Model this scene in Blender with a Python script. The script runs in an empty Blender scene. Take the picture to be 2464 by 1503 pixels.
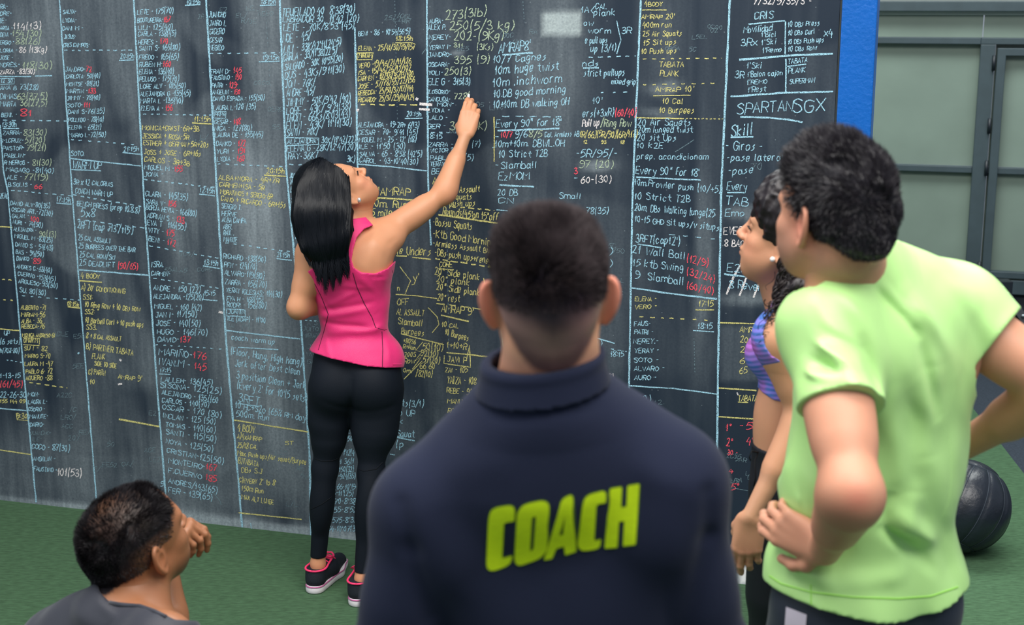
import bpy, math, random
import numpy as np
from mathutils import Vector, Matrix
from mathutils.bvhtree import BVHTree
from mathutils import geometry as mgeo
random.seed(7)
RNG = np.random.RandomState(7)
scene = bpy.context.scene
COL = scene.collection

# ------------------------------------------------------------------ camera
CAM_H = 2.05
PITCH = math.radians(12.36)
FPX, CX, CY = 3428.0, 1232.0, 751.5
cam_data = bpy.data.cameras.new('camera')
cam_data.sensor_fit = 'HORIZONTAL'
cam_data.sensor_width = 36.0
cam_data.lens = FPX / 2464.0 * 36.0
cam_data.clip_start = 0.05
cam_data.clip_end = 200
cam_data.dof.use_dof = True
cam_data.dof.focus_distance = 4.9
cam_data.dof.aperture_fstop = 4.4
cam = bpy.data.objects.new('camera', cam_data)
COL.objects.link(cam)
cam.location = (0, 0, CAM_H)
cam.rotation_euler = (math.pi / 2 - PITCH, 0, 0)
scene.camera = cam

# ------------------------------------------------------------------ world, lights, exposure
world = bpy.data.worlds.new('world')
scene.world = world
world.use_nodes = True
world.node_tree.nodes['Background'].inputs[0].default_value = (0.74, 0.84, 1.0, 1)
world.node_tree.nodes['Background'].inputs[1].default_value = 0.40


def area_light(name, loc, rot, sx, sy, power, col):
    l = bpy.data.lights.new(name, 'AREA')
    l.shape = 'RECTANGLE'
    l.size, l.size_y, l.energy, l.color = sx, sy, power, col
    o = bpy.data.objects.new(name, l)
    COL.objects.link(o)
    o.location = loc
    o.rotation_euler = rot
    return o


area_light('skylight', (-0.6, 2.6, 4.6), (math.radians(8), 0, 0), 5.0, 1.6, 250, (1.0, 0.97, 0.92))
area_light('skylight', (1.6, 0.6, 4.6), (math.radians(12), math.radians(-10), 0), 4.0, 1.6, 170, (1.0, 0.97, 0.92))
area_light('skylight', (1.5, 6.6, 4.6), (0, 0, 0), 5.0, 1.4, 250, (0.95, 1.0, 0.97))
area_light('side_area_light', (-5.0, 1.0, 2.8), (0, math.radians(-75), 0), 2.4, 4.0, 60, (0.9, 0.96, 1.0))  # weak cool area light from the left; no window is built there
scene.view_settings.view_transform = 'Standard'
scene.view_settings.look = 'None'
scene.view_settings.gamma = 1.0
scene.view_settings.use_curve_mapping = False
scene.view_settings.exposure = 0.0
scene.cycles.use_denoising = True

# ------------------------------------------------------------------ pixel helpers
CP, SP = math.cos(PITCH), math.sin(PITCH)
CAM = Vector((0, 0, CAM_H))


def pdir(px, py):
    u = (px - CX) / FPX
    v = (CY - py) / FPX
    return Vector((u, CP + v * SP, -SP + v * CP))


def W(px, py, Y):
    """world point seen at photograph position (px,py) at world depth Y"""
    d = pdir(px, py)
    return CAM + d * (Y / d.y)


# board plane  Y = BY - BS*X
BY, BS = 5.045, 0.2962
TD = Vector((1, -BS, 0)).normalized()      # along the board, to the right
ND = Vector((-BS, -1, 0)).normalized()     # out of the board, to the room
O_B = Vector((0, BY, 0))


def onboard(px, py, off=0.0, by=BY):
    d = pdir(px, py)
    t = (by - off * 1.043) / (d.y + BS * d.x)
    return CAM + d * t


def s_of(p):
    return (p - O_B).dot(TD)


def project(P):
    """numpy (N,3) world -> photograph px,py"""
    x = P[:, 0]
    y = P[:, 1]
    z = P[:, 2] - CAM_H
    fw = y * CP - z * SP
    up = y * SP + z * CP
    return CX + FPX * x / fw, CY - FPX * up / fw


# ------------------------------------------------------------------ noise
class VNoise:
    def __init__(self, seed, n=64):
        self.n = n
        self.t = np.random.RandomState(seed).rand(n, n, n).astype(np.float32) * 2 - 1

    def __call__(self, P, f=1.0):
        f = np.asarray(f, np.float32)
        Q = P * f
        i = np.floor(Q).astype(np.int32)
        w = Q - i
        w = w * w * (3 - 2 * w)
        n = self.n
        i0 = i % n
        i1 = (i + 1) % n
        x0, y0, z0 = i0[..., 0], i0[..., 1], i0[..., 2]
        x1, y1, z1 = i1[..., 0], i1[..., 1], i1[..., 2]
        a, b, c = w[..., 0], w[..., 1], w[..., 2]
        t = self.t
        return ((t[x0, y0, z0] * (1 - a) + t[x1, y0, z0] * a) * (1 - b) + (t[x0, y1, z0] * (1 - a) + t[x1, y1, z0] * a) * b) * (1 - c) + \
               ((t[x0, y0, z1] * (1 - a) + t[x1, y0, z1] * a) * (1 - b) + (t[x0, y1, z1] * (1 - a) + t[x1, y1, z1] * a) * b) * c


NZ = VNoise(3)


def fbm(P, f=1.0, o=3):
    f = np.asarray(f, np.float32)
    r = 0
    a = 1.0
    for k in range(o):
        r = r + a * NZ(P + 17.3 * k, f * 2 ** k)
        a *= 0.5
    return r


# ------------------------------------------------------------------ materials
def lin(c):
    return tuple(((x / 255) / 12.92 if x / 255 <= 0.04045 else ((x / 255 + 0.055) / 1.055) ** 2.4) for x in c)


def new_mat(name, col, rough=0.7, spec=0.3, sheen=0.0, bump=0.0, bscale=200, var=0.0, vscale=8, vcol=None, metallic=0.0, sss=0.0, stretch=None):
    """principled material; base colour = col mixed by noise; vcol = name of a colour attribute"""
    m = bpy.data.materials.new(name)
    m.use_nodes = True
    nt = m.node_tree
    N, L = nt.nodes, nt.links
    b = N['Principled BSDF']
    b.inputs['Roughness'].default_value = rough
    b.inputs['Specular IOR Level'].default_value = spec
    b.inputs['Metallic'].default_value = metallic
    b.inputs['Base Color'].default_value = (*col, 1)
    tc = N.new('ShaderNodeTexCoord')
    src = None
    if vcol:
        a = N.new('ShaderNodeAttribute')
        a.attribute_name = vcol
        src = a.outputs['Color']
    if var > 0:
        n = N.new('ShaderNodeTexNoise')
        n.inputs['Scale'].default_value = vscale
        n.inputs['Detail'].default_value = 5
        vec = tc.outputs['Object']
        if stretch:
            mp = N.new('ShaderNodeMapping')
            mp.inputs['Scale'].default_value = stretch
            L.new(vec, mp.inputs['Vector'])
            vec = mp.outputs['Vector']
        L.new(vec, n.inputs['Vector'])
        r = N.new('ShaderNodeMapRange')
        r.inputs['From Min'].default_value = 0.3
        r.inputs['From Max'].default_value = 0.7
        r.inputs['To Min'].default_value = 1 - var
        r.inputs['To Max'].default_value = 1 + var
        L.new(n.outputs['Fac'], r.inputs['Value'])
        mx = N.new('ShaderNodeVectorMath')
        mx.operation = 'SCALE'
        if src is None:
            mx.inputs[0].default_value = col
        else:
            L.new(src, mx.inputs[0])
        L.new(r.outputs['Result'], mx.inputs['Scale'])
        src = mx.outputs['Vector']
    if src is not None:
        L.new(src, b.inputs['Base Color'])
    if sheen:
        b.inputs['Sheen Weight'].default_value = sheen
        b.inputs['Sheen Roughness'].default_value = 0.4
    if sss:
        b.inputs['Subsurface Weight'].default_value = sss
        b.inputs['Subsurface Radius'].default_value = (0.012, 0.005, 0.003)
        b.inputs['Subsurface Scale'].default_value = 0.6
    if bump > 0:
        n2 = N.new('ShaderNodeTexNoise')
        n2.inputs['Scale'].default_value = bscale
        n2.inputs['Detail'].default_value = 3
        L.new(tc.outputs['Object'], n2.inputs['Vector'])
        bp = N.new('ShaderNodeBump')
        bp.inputs['Strength'].default_value = bump
        bp.inputs['Distance'].default_value = 0.004
        L.new(n2.outputs['Fac'], bp.inputs['Height'])
        L.new(bp.outputs['Normal'], b.inputs['Normal'])
    return m


# ------------------------------------------------------------------ mesh helpers
def mesh_obj(name, V, F, mat, parent=None, smooth=False):
    me = bpy.data.meshes.new(name)
    V = np.asarray(V, np.float32).reshape(-1, 3)
    if isinstance(F, np.ndarray):
        k = F.shape[1]
        me.vertices.add(len(V))
        me.vertices.foreach_set('co', V.ravel())
        me.loops.add(F.size)
        me.loops.foreach_set('vertex_index', F.astype(np.int32).ravel())
        me.polygons.add(len(F))
        me.polygons.foreach_set('loop_start', np.arange(0, F.size, k, dtype=np.int32))
        me.polygons.foreach_set('loop_total', np.full(len(F), k, np.int32))
        me.update(calc_edges=True)
        me.validate()
    else:
        me.from_pydata([tuple(v) for v in V], [], F)
        me.update()
    if mat:
        me.materials.append(mat)
    if smooth:
        me.polygons.foreach_set('use_smooth', np.ones(len(me.polygons), bool))
    o = bpy.data.objects.new(name, me)
    COL.objects.link(o)
    if parent:
        o.parent = parent
        o.matrix_parent_inverse = parent.matrix_world.inverted()
    return o


class MB:
    """collects simple solids, builds one mesh"""

    def __init__(self):
        self.v, self.f = [], []

    def box(self, c, dx, dy, dz, ax=(1, 0, 0), ay=(0, 1, 0), az=(0, 0, 1)):
        c, ax, ay, az = Vector(c), Vector(ax), Vector(ay), Vector(az)
        n = len(self.v)
        for i in (-1, 1):
            for j in (-1, 1):
                for k in (-1, 1):
                    self.v.append(c + ax * (dx / 2 * i) + ay * (dy / 2 * j) + az * (dz / 2 * k))
        self.f += [tuple(n + q for q in f) for f in ((0, 1, 3, 2), (4, 6, 7, 5), (0, 4, 5, 1), (2, 3, 7, 6), (0, 2, 6, 4), (1, 5, 7, 3))]
        return self

    def tube(self, pts, r, seg=8, taper=None, caps=True):
        pts = [Vector(p) for p in pts]
        n0 = len(self.v)
        m = len(pts)
        T = []
        for i in range(m):
            a, b = pts[max(0, i - 1)], pts[min(m - 1, i + 1)]
            d = b - a
            T.append(d.normalized() if d.length > 1e-9 else Vector((0, 0, 1)))
        up = Vector((0, 0, 1)) if abs(T[0].z) < 0.9 else Vector((1, 0, 0))
        for i in range(m):
            x = T[i].cross(up)
            if x.length < 1e-6:
                x = T[i].orthogonal()
            x.normalize()
            y = x.cross(T[i])
            up = y
            rr = r if taper is None else taper[i]
            for k in range(seg):
                a = 2 * math.pi * k / seg
                self.v.append(pts[i] + x * (rr * math.cos(a)) + y * (rr * math.sin(a)))
        for i in range(m - 1):
            for k in range(seg):
                a = n0 + i * seg + k
                b = n0 + i * seg + (k + 1) % seg
                self.f.append((a, b, b + seg, a + seg))
        if caps:
            self.f.append(tuple(n0 + k for k in range(seg))[::-1])
            self.f.append(tuple(n0 + (m - 1) * seg + k for k in range(seg)))
        return self

    def sphere(self, c, r, seg=12, rings=8):
        c = Vector(c)
        r = Vector(r) if hasattr(r, '__len__') else Vector((r, r, r))
        n = len(self.v)
        for i in range(rings + 1):
            th = math.pi * i / rings
            for k in range(seg):
                ph = 2 * math.pi * k / seg
                self.v.append(c + Vector((r.x * math.sin(th) * math.cos(ph), r.y * math.sin(th) * math.sin(ph), r.z * math.cos(th))))
        for i in range(rings):
            for k in range(seg):
                a = n + i * seg + k
                b = n + i * seg + (k + 1) % seg
                self.f.append((a, a + seg, b + seg, b))
        return self

    def build(self, name, mat, parent=None, smooth=False, bevel=0.0):
        o = mesh_obj(name, [tuple(v) for v in self.v], self.f, mat, parent, smooth)
        if bevel:
            md = o.modifiers.new('bevel', 'BEVEL')
            md.width = bevel
            md.segments = 2
            md.limit_method = 'ANGLE'
        return o


def tag(o, label=None, cat=None, group=None, kind=None):
    if label:
        o['label'] = label
    if cat:
        o['category'] = cat
    if group:
        o['group'] = group
    if kind:
        o['kind'] = kind
    return o


def empty(name, loc, label, cat, group=None):
    o = bpy.data.objects.new(name, None)
    COL.objects.link(o)
    o.location = loc
    o.empty_display_size = 0.1
    bpy.context.view_layer.update()
    return tag(o, label, cat, group)

# ================================================================== ROOM
def brd(s, z, off=0.0):
    return O_B + TD * s + ND * off + Vector((0, 0, z))


M_turf = new_mat('green_turf', lin((70, 98, 72)), 0.95, 0.1, bump=0.5, bscale=380, var=0.22, vscale=30, stretch=(1, 3.0, 1))
M_rubber = new_mat('dark_rubber_floor', lin((48, 56, 66)), 0.85, 0.25, bump=0.5, bscale=300, var=0.3, vscale=120)
M_blue = new_mat('blue_paint', lin((0, 92, 178)), 0.38, 0.5, bump=0.5, bscale=70, var=0.06, vscale=5)
M_wallpaint = new_mat('grey_wall_paint', lin((120, 128, 126)), 0.8, 0.3, bump=0.2, bscale=60, var=0.06)
M_steel = new_mat('dark_grey_steel', lin((58, 72, 78)), 0.5, 0.4, var=0.1, vscale=12)
M_frost = new_mat('frosted_panel', lin((120, 136, 126)), 0.32, 0.45, bump=0.12, bscale=30, var=0.07, vscale=3)
M_strip = new_mat('pale_strip', lin((185, 195, 190)), 0.6, 0.3)
M_black_steel = new_mat('black_steel', lin((22, 30, 38)), 0.45, 0.5)
M_chrome = new_mat('bright_bolt', lin((170, 180, 185)), 0.3, 0.5, metallic=0.8)

# floor: rubber slab with a turf sheet on it
mb = MB()
mb.box((0, 3.5, -0.06), 14, 15, 0.1)
fl = mb.build('floor', M_rubber)
tag(fl, kind='structure')
# turf: polygon with measured right edge
e0 = Vector((2.27 - 0.98 * 7.0, 0, 0))
tx = lambda y: 2.27 + (y - 6.01) * 0.098
pts = [(-6.5, -3.6), (tx(-3.6), -3.6), (tx(10.6), 10.6), (-6.5, 10.6)]
V = [(x, y, 0.0) for x, y in pts] + [(x, y, -0.0095) for x, y in pts]
F = [(0, 1, 2, 3), (4, 7, 6, 5), (0, 4, 5, 1), (1, 5, 6, 2), (2, 6, 7, 3), (3, 7, 4, 0)]
turf = mesh_obj('floor_turf', V, F, M_turf)
tag(turf, kind='structure')

# board wall
S0, S1, S2 = -4.3, 1.114, 1.2295
ZT = 2.75
mb = MB()
mb.box(brd((S0 + S2) / 2 - 0.01, ZT / 2, -0.085), S2 - S0 - 0.02, 0.13, ZT, TD, ND)
wl = mb.build('wall_board', M_wallpaint)
tag(wl, kind='structure')
mb = MB()
mb.box(brd((S1 + S2) / 2 + 0.002, ZT / 2, -0.065), S2 - S1 - 0.004, 0.17, ZT, TD, ND)
bt = mb.build('trim_1', M_blue, bevel=0.004)
tag(bt, 'blue painted upright at the end of the board wall', kind='structure')

# ---- chalkboard, with dust as a colour attribute
NS, NZc = 424, 210
ss = np.linspace(S0, S1 - 0.004, NS)
zz = np.linspace(0.0, ZT, NZc)
SS, ZZ = np.meshgrid(ss, zz)
P = np.zeros((NS * NZc, 3), np.float32)
sv, zv = SS.ravel(), ZZ.ravel()
P[:, 0] = O_B.x + TD.x * sv
P[:, 1] = O_B.y + TD.y * sv
P[:, 2] = zv
px, py = project(P)
Q = np.stack([sv, zv, np.zeros_like(sv)], 1).astype(np.float32)
wob = fbm(Q + 5, 2.2, 3)
wob2 = fbm(Q + 45, 2.6, 3)
qx = px + 26 * wob
qy = py + 40 * wob2
dust = np.zeros(len(sv), np.float32)
blobs = [  # px, py, rx, ry, strength, slant
    (418, 330, 20, 300, .24, .08), (640, 90, 62, 170, .30, 0), (690, 200, 30, 90, .12, 0), (620, 400, 60, 120, .20, .1), (105, 70, 34, 120, .22, .05),
    (60, 60, 60, 90, .10, 0), (1335, 150, 66, 240, .16, -.02), (1270, 190, 30, 120, .06, 0), (640, 620, 50, 220, .20, .08), (600, 1050, 100, 220, .20, .06),
    (420, 1180, 160, 120, .16, 0), (90, 1120, 140, 110, .14, 0), (200, 1010, 60, 170, .14, .06), (330, 1000, 60, 110, .12, 0), (700, 1000, 60, 300, .14, .05),
    (310, 40, 30, 200, .08, .06), (1690, 600, 22, 190, .20, -.02), (1795, 492, 46, 16, .26, 0), (1800, 703, 62, 18, .26, .15), (1606, 178, 38, 14, .22, 0),
    (1590, 246, 42, 14, .20, 0), (1425, 398, 44, 14, .38, .05), (1610, 100, 30, 110, .10, 0), (560, 870, 40, 90, .10, 0), (1560, 60, 20, 200, .05, 0),
    (1050, 60, 90, 60, .06, 0), (930, 900, 70, 220, .05, 0), (1240, 560, 40, 200, .07, 0), (1470, 620, 60, 300, .05, 0), (1680, 870, 40, 160, .07, 0),
    (1110, 115, 14, 8, .3, 0), (120, 780, 40, 60, .12, 0), (250, 560, 30, 160, .05, 0), (480, 470, 20, 120, .10, .08), (900, 120, 30, 180, .05, 0), (790, 1180, 60, 130, .12, 0),
]
for bx, by_, rx, ry, st, sl in blobs:
    dx = (qx - bx - sl * (qy - by_)) / rx
    dy = (qy - by_) / ry
    dust += 1.25 * st * (1 + .35 * wob) / (1 + (dx * dx + dy * dy) ** 2.6)
# wiped dark patches
for bx, by_, rx, ry, st in [(190, 770, 40, 40, .10), (300, 960, 40, 60, .10), (530, 200, 40, 90, .08), (480, 600, 40, 60, .05), (370, 120, 26, 150, .06), (1160, 500, 60, 200, .03)]:
    dust -= st * np.exp(-((qx - bx) / rx) ** 2 - ((qy - by_) / ry) ** 2)
# crisp patches


def rectp(x0, y0, x1, y1, soft, st):
    d = np.maximum(np.maximum(x0 - px, px - x1), np.maximum(y0 - py, py - y1)) + 4 * wob
    return st * np.clip(0.5 - d / soft, 0, 1)


dust += rectp(1732, 782, 1826, 915, 12, .17) * (0.7 + 0.3 * wob)
streak = fbm(np.stack([sv * 34, zv * 0.9, 0 * sv], 1).astype(np.float32), 1.0, 3)
streak2 = fbm(np.stack([sv * 10 + zv * 3, zv * 1.6, 0 * sv + 9], 1).astype(np.float32), 1.0, 4)
swirl = fbm(np.stack([sv * 5 + wob, zv * 16 + wob2 * 4, 0 * sv + 19], 1).astype(np.float32), 1.0, 3)
leftness = np.clip((1500 - px) / 1500, 0, 1)
dust += (0.030 + 0.05 * leftness) * streak + (0.03 + 0.05 * leftness) * streak2 + 0.05 * np.clip((py - 850) / 400, 0, 1) * leftness * (1 + 1.2 * swirl)
dust += 0.012 + 0.022 * leftness
pt_ = fbm(np.stack([sv * 1.6 + .5 * wob, zv * 1.1, 0 * sv + 31], 1).astype(np.float32), 1.0, 3)
dust += (.05 + .10 * leftness) * np.clip((pt_ - .12) / .10, 0, 1) * (1 + .5 * streak2)
dust += 0.9 * np.exp(-(np.maximum(zv - 0.012, 0) / (0.022 * (1 + .6 * wob))) ** 2) * (0.9 + 0.4 * wob2)
dust = np.clip(dust, 0.0, 0.9)
patch = np.clip(rectp(1306, 28, 1400, 84, 6, 0.75) * (0.85 + 0.3 * wob), 0, 1)
white = rectp(1780, 1362, 1816, 1402, 6, 0.95)
idx = np.arange(NS * NZc).reshape(NZc, NS)
a, b, c, d = idx[:-1, :-1].ravel(), idx[:-1, 1:].ravel(), idx[1:, 1:].ravel(), idx[1:, :-1].ravel()
Fq = np.stack([a, b, c, d], 1)
# thickness: back sheet
Pf = P + np.array(ND * 0.004, np.float32)
nb = len(Pf)
cor = [P[idx[0, 0]], P[idx[0, -1]], P[idx[-1, -1]], P[idx[-1, 0]]]
back = [np.array(cc) - np.array(ND) * 0.018 for cc in cor]
chalkboard = empty('chalkboard', (O_B.x, O_B.y, 0), 'long dark slate chalkboard covered in handwritten names, scores and workouts', 'chalkboard')
bo = mesh_obj('board_surface', Pf, Fq, None, chalkboard)
ca = bo.data.attributes.new('dust', 'FLOAT_COLOR', 'POINT')
cc = np.zeros((nb, 4), np.float32)
cc[:, 0] = dust
cc[:, 1] = patch
cc[:, 2] = white
cc[:, 3] = 1
ca.data.foreach_set('color', cc.ravel())
mbk = MB()
mbk.box(brd((S0 + S1) / 2 - 0.002, ZT / 2, -0.0085), S1 - S0 - 0.004, 0.019, ZT, TD, ND)
mbk.build('backing_panel', M_black_steel, chalkboard)


def board_material():
    m = bpy.data.materials.new('slate_with_dust')
    m.use_nodes = True
    nt = m.node_tree
    N, L = nt.nodes, nt.links
    b = N['Principled BSDF']
    b.inputs['Roughness'].default_value = 0.62
    b.inputs['Specular IOR Level'].default_value = 0.25
    at = N.new('ShaderNodeAttribute')
    at.attribute_name = 'dust'
    sep = N.new('ShaderNodeSeparateColor')
    L.new(at.outputs['Color'], sep.inputs[0])
    tc = N.new('ShaderNodeTexCoord')
    n1 = N.new('ShaderNodeTexNoise')
    n1.inputs['Scale'].default_value = 130
    n1.inputs['Detail'].default_value = 4
    L.new(tc.outputs['Object'], n1.inputs['Vector'])
    mp = N.new('ShaderNodeMapping')
    mp.inputs['Scale'].default_value = (60, 60, 5)
    L.new(tc.outputs['Object'], mp.inputs['Vector'])
    n2 = N.new('ShaderNodeTexNoise')
    n2.inputs['Scale'].default_value = 1.0
    n2.inputs['Detail'].default_value = 4
    L.new(mp.outputs[0], n2.inputs['Vector'])
    # fac = dust * (0.55+0.9*noise)

    def math_(op, x, y, clamp=False):
        q = N.new('ShaderNodeMath')
        q.operation = op
        q.use_clamp = clamp
        for i, w in ((0, x), (1, y)):
            if isinstance(w, (int, float)):
                q.inputs[i].default_value = w
            else:
                L.new(w, q.inputs[i])
        return q.outputs[0]
    g = math_('ADD', math_('MULTIPLY', n1.outputs['Fac'], 0.8), 0.35)
    g2 = math_('ADD', math_('MULTIPLY', n2.outputs['Fac'], 1.1), 0.45)
    fac = math_('MULTIPLY', math_('MULTIPLY', sep.outputs[0], g), g2, True)
    # chalk specks
    n3 = N.new('ShaderNodeTexVoronoi')
    n3.inputs['Scale'].default_value = 26
    L.new(tc.outputs['Object'], n3.inputs['Vector'])
    sp = math_('MULTIPLY', math_('LESS_THAN', n3.outputs['Distance'], 0.055), 0.22)
    fac = math_('ADD', fac, sp, True)
    mx = N.new('ShaderNodeMix')
    mx.data_type = 'RGBA'
    mx.inputs[6].default_value = (*lin((31, 43, 57)), 1)
    mx.inputs[7].default_value = (*lin((168, 180, 186)), 1)
    L.new(fac, mx.inputs[0])
    mx2 = N.new('ShaderNodeMix')
    mx2.data_type = 'RGBA'
    L.new(mx.outputs[2], mx2.inputs[6])
    mx2.inputs[7].default_value = (*lin((200, 214, 214)), 1)
    L.new(math_('MULTIPLY', sep.outputs[1], g, True), mx2.inputs[0])
    mx3 = N.new('ShaderNodeMix')
    mx3.data_type = 'RGBA'
    L.new(mx2.outputs[2], mx3.inputs[6])
    mx3.inputs[7].default_value = (*lin((235, 235, 235)), 1)
    L.new(sep.outputs[2], mx3.inputs[0])
    L.new(mx3.outputs[2], b.inputs['Base Color'])
    bp = N.new('ShaderNodeBump')
    bp.inputs['Strength'].default_value = 0.12
    bp.inputs['Distance'].default_value = 0.002
    L.new(n1.outputs['Fac'], bp.inputs['Height'])
    L.new(bp.outputs['Normal'], b.inputs['Normal'])
    return m


bo.data.materials.append(board_material())

# ---- rear glazed partition, parallel to the board
RY = 9.458


def onrear(px, py, off=0.0):
    return onboard(px, py, off, RY)


O_R = Vector((0, RY, 0))


def rs(px, py):
    p = onrear(px, py)
    return (p - O_R).dot(TD), p.z


def rr(s, z, off=0.0):
    return O_R + TD * s + ND * off + Vector((0, 0, z))


def rbox(name, s0, s1, z0, z1, depth, off, mat, parent=None, bevel=0.004):
    m = MB()
    m.box(rr((s0 + s1) / 2, (z0 + z1) / 2, off), s1 - s0, depth, z1 - z0, TD, ND)
    o = m.build(name, mat, parent, bevel=bevel)
    if parent is None:
        tag(o, kind='structure')
    return o


zb0 = rs(2420, 702)[1]
zb1 = rs(2420, 668)[1]
zm0, zm1 = rs(2250, 411)[1], rs(2250, 396)[1]
zt0, zt1 = rs(2250, 105)[1], rs(2250, 89)[1]
zs1 = rs(2250, 36)[1]
zr0, zr1 = rs(2250, 27)[1], rs(2250, 3)[1]
sp0, sp1 = rs(2339, 402)[0], rs(2374, 402)[0]
PW = 1.62    # bay width
wall_b = rbox('wall_back', -5.0, 7.0, 0.0, zb0, 0.10, -0.02, new_mat('dark_lower_wall', lin((38, 46, 52)), 0.7, 0.3, var=0.1))
wall_t = rbox('wall_back_upper', -5.0, 7.0, zs1 + 0.012, 3.1, 0.06, -0.03, M_wallpaint)
rbox('trim_2', -5.0, 7.0, zr0, zr1, 0.10, 0.05, M_steel)
rbox('trim_3', -5.0, 7.0, zs1, zs1 + 0.03, 0.03, 0.02, M_strip)
k = 0
for i in range(-3, 4):
    a0 = sp1 + (i - 1) * PW          # inner left of bay
    a1 = a0 + PW - (sp1 - sp0)
    k += 1
    opens = (i == 1)                 # the bay right of the post is a casement with its own frame
    root = empty('window_%d' % k, rr((a0 + a1) / 2, zb0, 0), None, None)
    tag(root, kind='structure')
    # outer frame pieces
    rbox('frame_post', a1, a1 + (sp1 - sp0), zb0, zt0, 0.09, 0.03, M_steel, root)
    rbox('frame_rail', a0, a1, zb0, zb1, 0.09, 0.03, M_steel, root)
    rbox('frame_rail', a0 - (sp1 - sp0), a1, zt0, zt1, 0.09, 0.03, M_steel, root)
    rbox('frame_rail', a0, a1, zm0, zm1, 0.05, 0.035, M_steel, root)
    fr = 0.05 if opens else 0.0
    if opens:
        for (x0, x1, y0, y1) in ((a0 + .012, a0 + fr + .012, zb1 + .01, zt0 - .02), (a1 - fr - .012, a1 - .012, zb1 + .01, zt0 - .02), (a0 + fr, a1 - fr, zt0 - .065, zt0 - .02), (a0 + fr, a1 - fr, zb1 + .01, zb1 + .05)):
            rbox('casement_frame', x0, x1, y0, y1, 0.05, 0.055, M_steel, root)
        for zq in (rs(2370, 300)[1], rs(2350, 400)[1], rs(2330, 640)[1], rs(2370, 150)[1]):
            m = MB()
            m.tube([rr(a0 - .004, zq - .045, .085), rr(a0 - .004, zq + .045, .085)], .011, 8)
            m.build('hinge', M_black_steel, root, True)
    rbox('pane', a0 + (fr and .004), a1 - (fr and .004), zb1, zm0, 0.012, 0.0, M_frost, root, 0)
    rbox('pane', a0 + (fr and .004), a1 - (fr and .004), zm1, zt0, 0.012, 0.0, M_frost, root, 0)
    rbox('pane', a0 - (sp1 - sp0) + .012, a1 + .006, zt1, zs1, 0.012, 0.004, M_frost, root, 0)

# black machine frame below the window at the right edge
rack = empty('weight_machine', W(2450, 830, 7.7) * 1.0, 'black steel gym machine with slanted bolted arm below the window', 'gym machine')
p0, p1 = W(2405, 690, 7.9), W(2520, 850, 7.7)
p0.z = max(p0.z, .2)
m = MB()
m.tube([p0, p1], .035, 4)
arm = m.build('slanted_arm', M_black_steel, rack, bevel=.003)
base_z = 0.0
m = MB()
m.box((p0.x + .15, 7.9, .055), .9, .09, .09)
m.build('foot', M_black_steel, rack, bevel=.004)
m = MB()
m.box((p0.x + .02, 7.9, (p0.z + .1) / 2 + .02), .08, .09, p0.z - .06)
m.build('upright', M_black_steel, rack, bevel=.004)
m = MB()
m.box((p1.x + .02, 7.85, .26), .08, .09, .34)
m.build('upright', M_black_steel, rack, bevel=.004)
m = MB()
m.box((p1.x + .02, 7.62, .055), .09, .6, .09)
m.build('foot', M_black_steel, rack, bevel=.004)
for t in (.02, .12, .22, .33, .45, .6):
    q = p0.lerp(p1, t) + Vector((0, -.034, .012))
    m = MB()
    m.sphere(q, .011, 8, 6)
    m.build('bolt', M_chrome, rack, True)
# black rubber plinth behind the arm, against the wall
m = MB()

# ---- ball
BALL_C = Vector((0, 0, .178))
d_ = pdir(2316, 1216)
tt = (CAM_H - .178) / -d_.z
BALL_C = CAM + d_ * tt
R_B = .178
M_leather = new_mat('black_leather', lin((24, 30, 40)), 0.36, 0.55, bump=0.35, bscale=60, var=.15, vscale=20)
M_stitch = new_mat('dark_stitching', lin((50, 58, 68)), 0.7, 0.3)
ball = empty('medicine_ball', (BALL_C.x, BALL_C.y, 0), 'black leather medicine ball with stitched seams standing on the green turf', 'ball')
Rb = Matrix.Rotation(math.radians(25), 3, 'Y') @ Matrix.Rotation(math.radians(-20), 3, 'X')
n1, n2 = 96, 64
th = np.linspace(0, np.pi, n2 + 1)
ph = np.linspace(0, 2 * np.pi, n1, endpoint=False)
TH, PH = np.meshgrid(th, ph, indexing='ij')
D = np.stack([np.sin(TH) * np.cos(PH), np.sin(TH) * np.sin(PH), np.cos(TH)], -1).reshape(-1, 3)
# seams: meridian planes + two latitude bands
seamd = np.full(len(D), 9.0)
nm = 6
for k in range(nm):
    a = math.pi * k / nm
    nrm = np.array([-math.sin(a), math.cos(a), 0])
    dd = np.abs(D @ nrm)
    dd = np.where(np.abs(D[:, 2]) < math.cos(math.radians(32)), dd, 9)
    seamd = np.minimum(seamd, dd)
seamd = np.minimum(seamd, np.abs(np.arccos(np.clip(D[:, 2], -1, 1)) - math.radians(32)))
seamd = np.minimum(seamd, np.abs(np.arccos(np.clip(D[:, 2], -1, 1)) - math.radians(148)))
rad = R_B * (1 - 0.035 * np.exp(-(seamd / .05) ** 2)) + .0006 * fbm(D.astype(np.float32) + 3, 9, 2)
Vb = (D * rad[:, None]) @ np.array(Rb).T + np.array(BALL_C)
Vb[:, 2] = np.maximum(Vb[:, 2], 0.001)
idb = np.arange(len(D)).reshape(n2 + 1, n1)
a = idb[:-1].ravel()
b = np.roll(idb, -1, 1)[:-1].ravel()
c = np.roll(idb, -1, 1)[1:].ravel()
d = idb[1:].ravel()
mesh_obj('ball_cover', Vb, np.stack([a, d, c, b], 1), M_leather, ball, True)


def ball_pt(v, r):
    return Vector(Rb @ Vector(v)) * r + BALL_C


def seam(ptsv):
    m = MB()
    m.tube([ball_pt(v, R_B * .968) for v in ptsv], .0022, 6)
    m.build('seam', M_stitch, ball, True)


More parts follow.
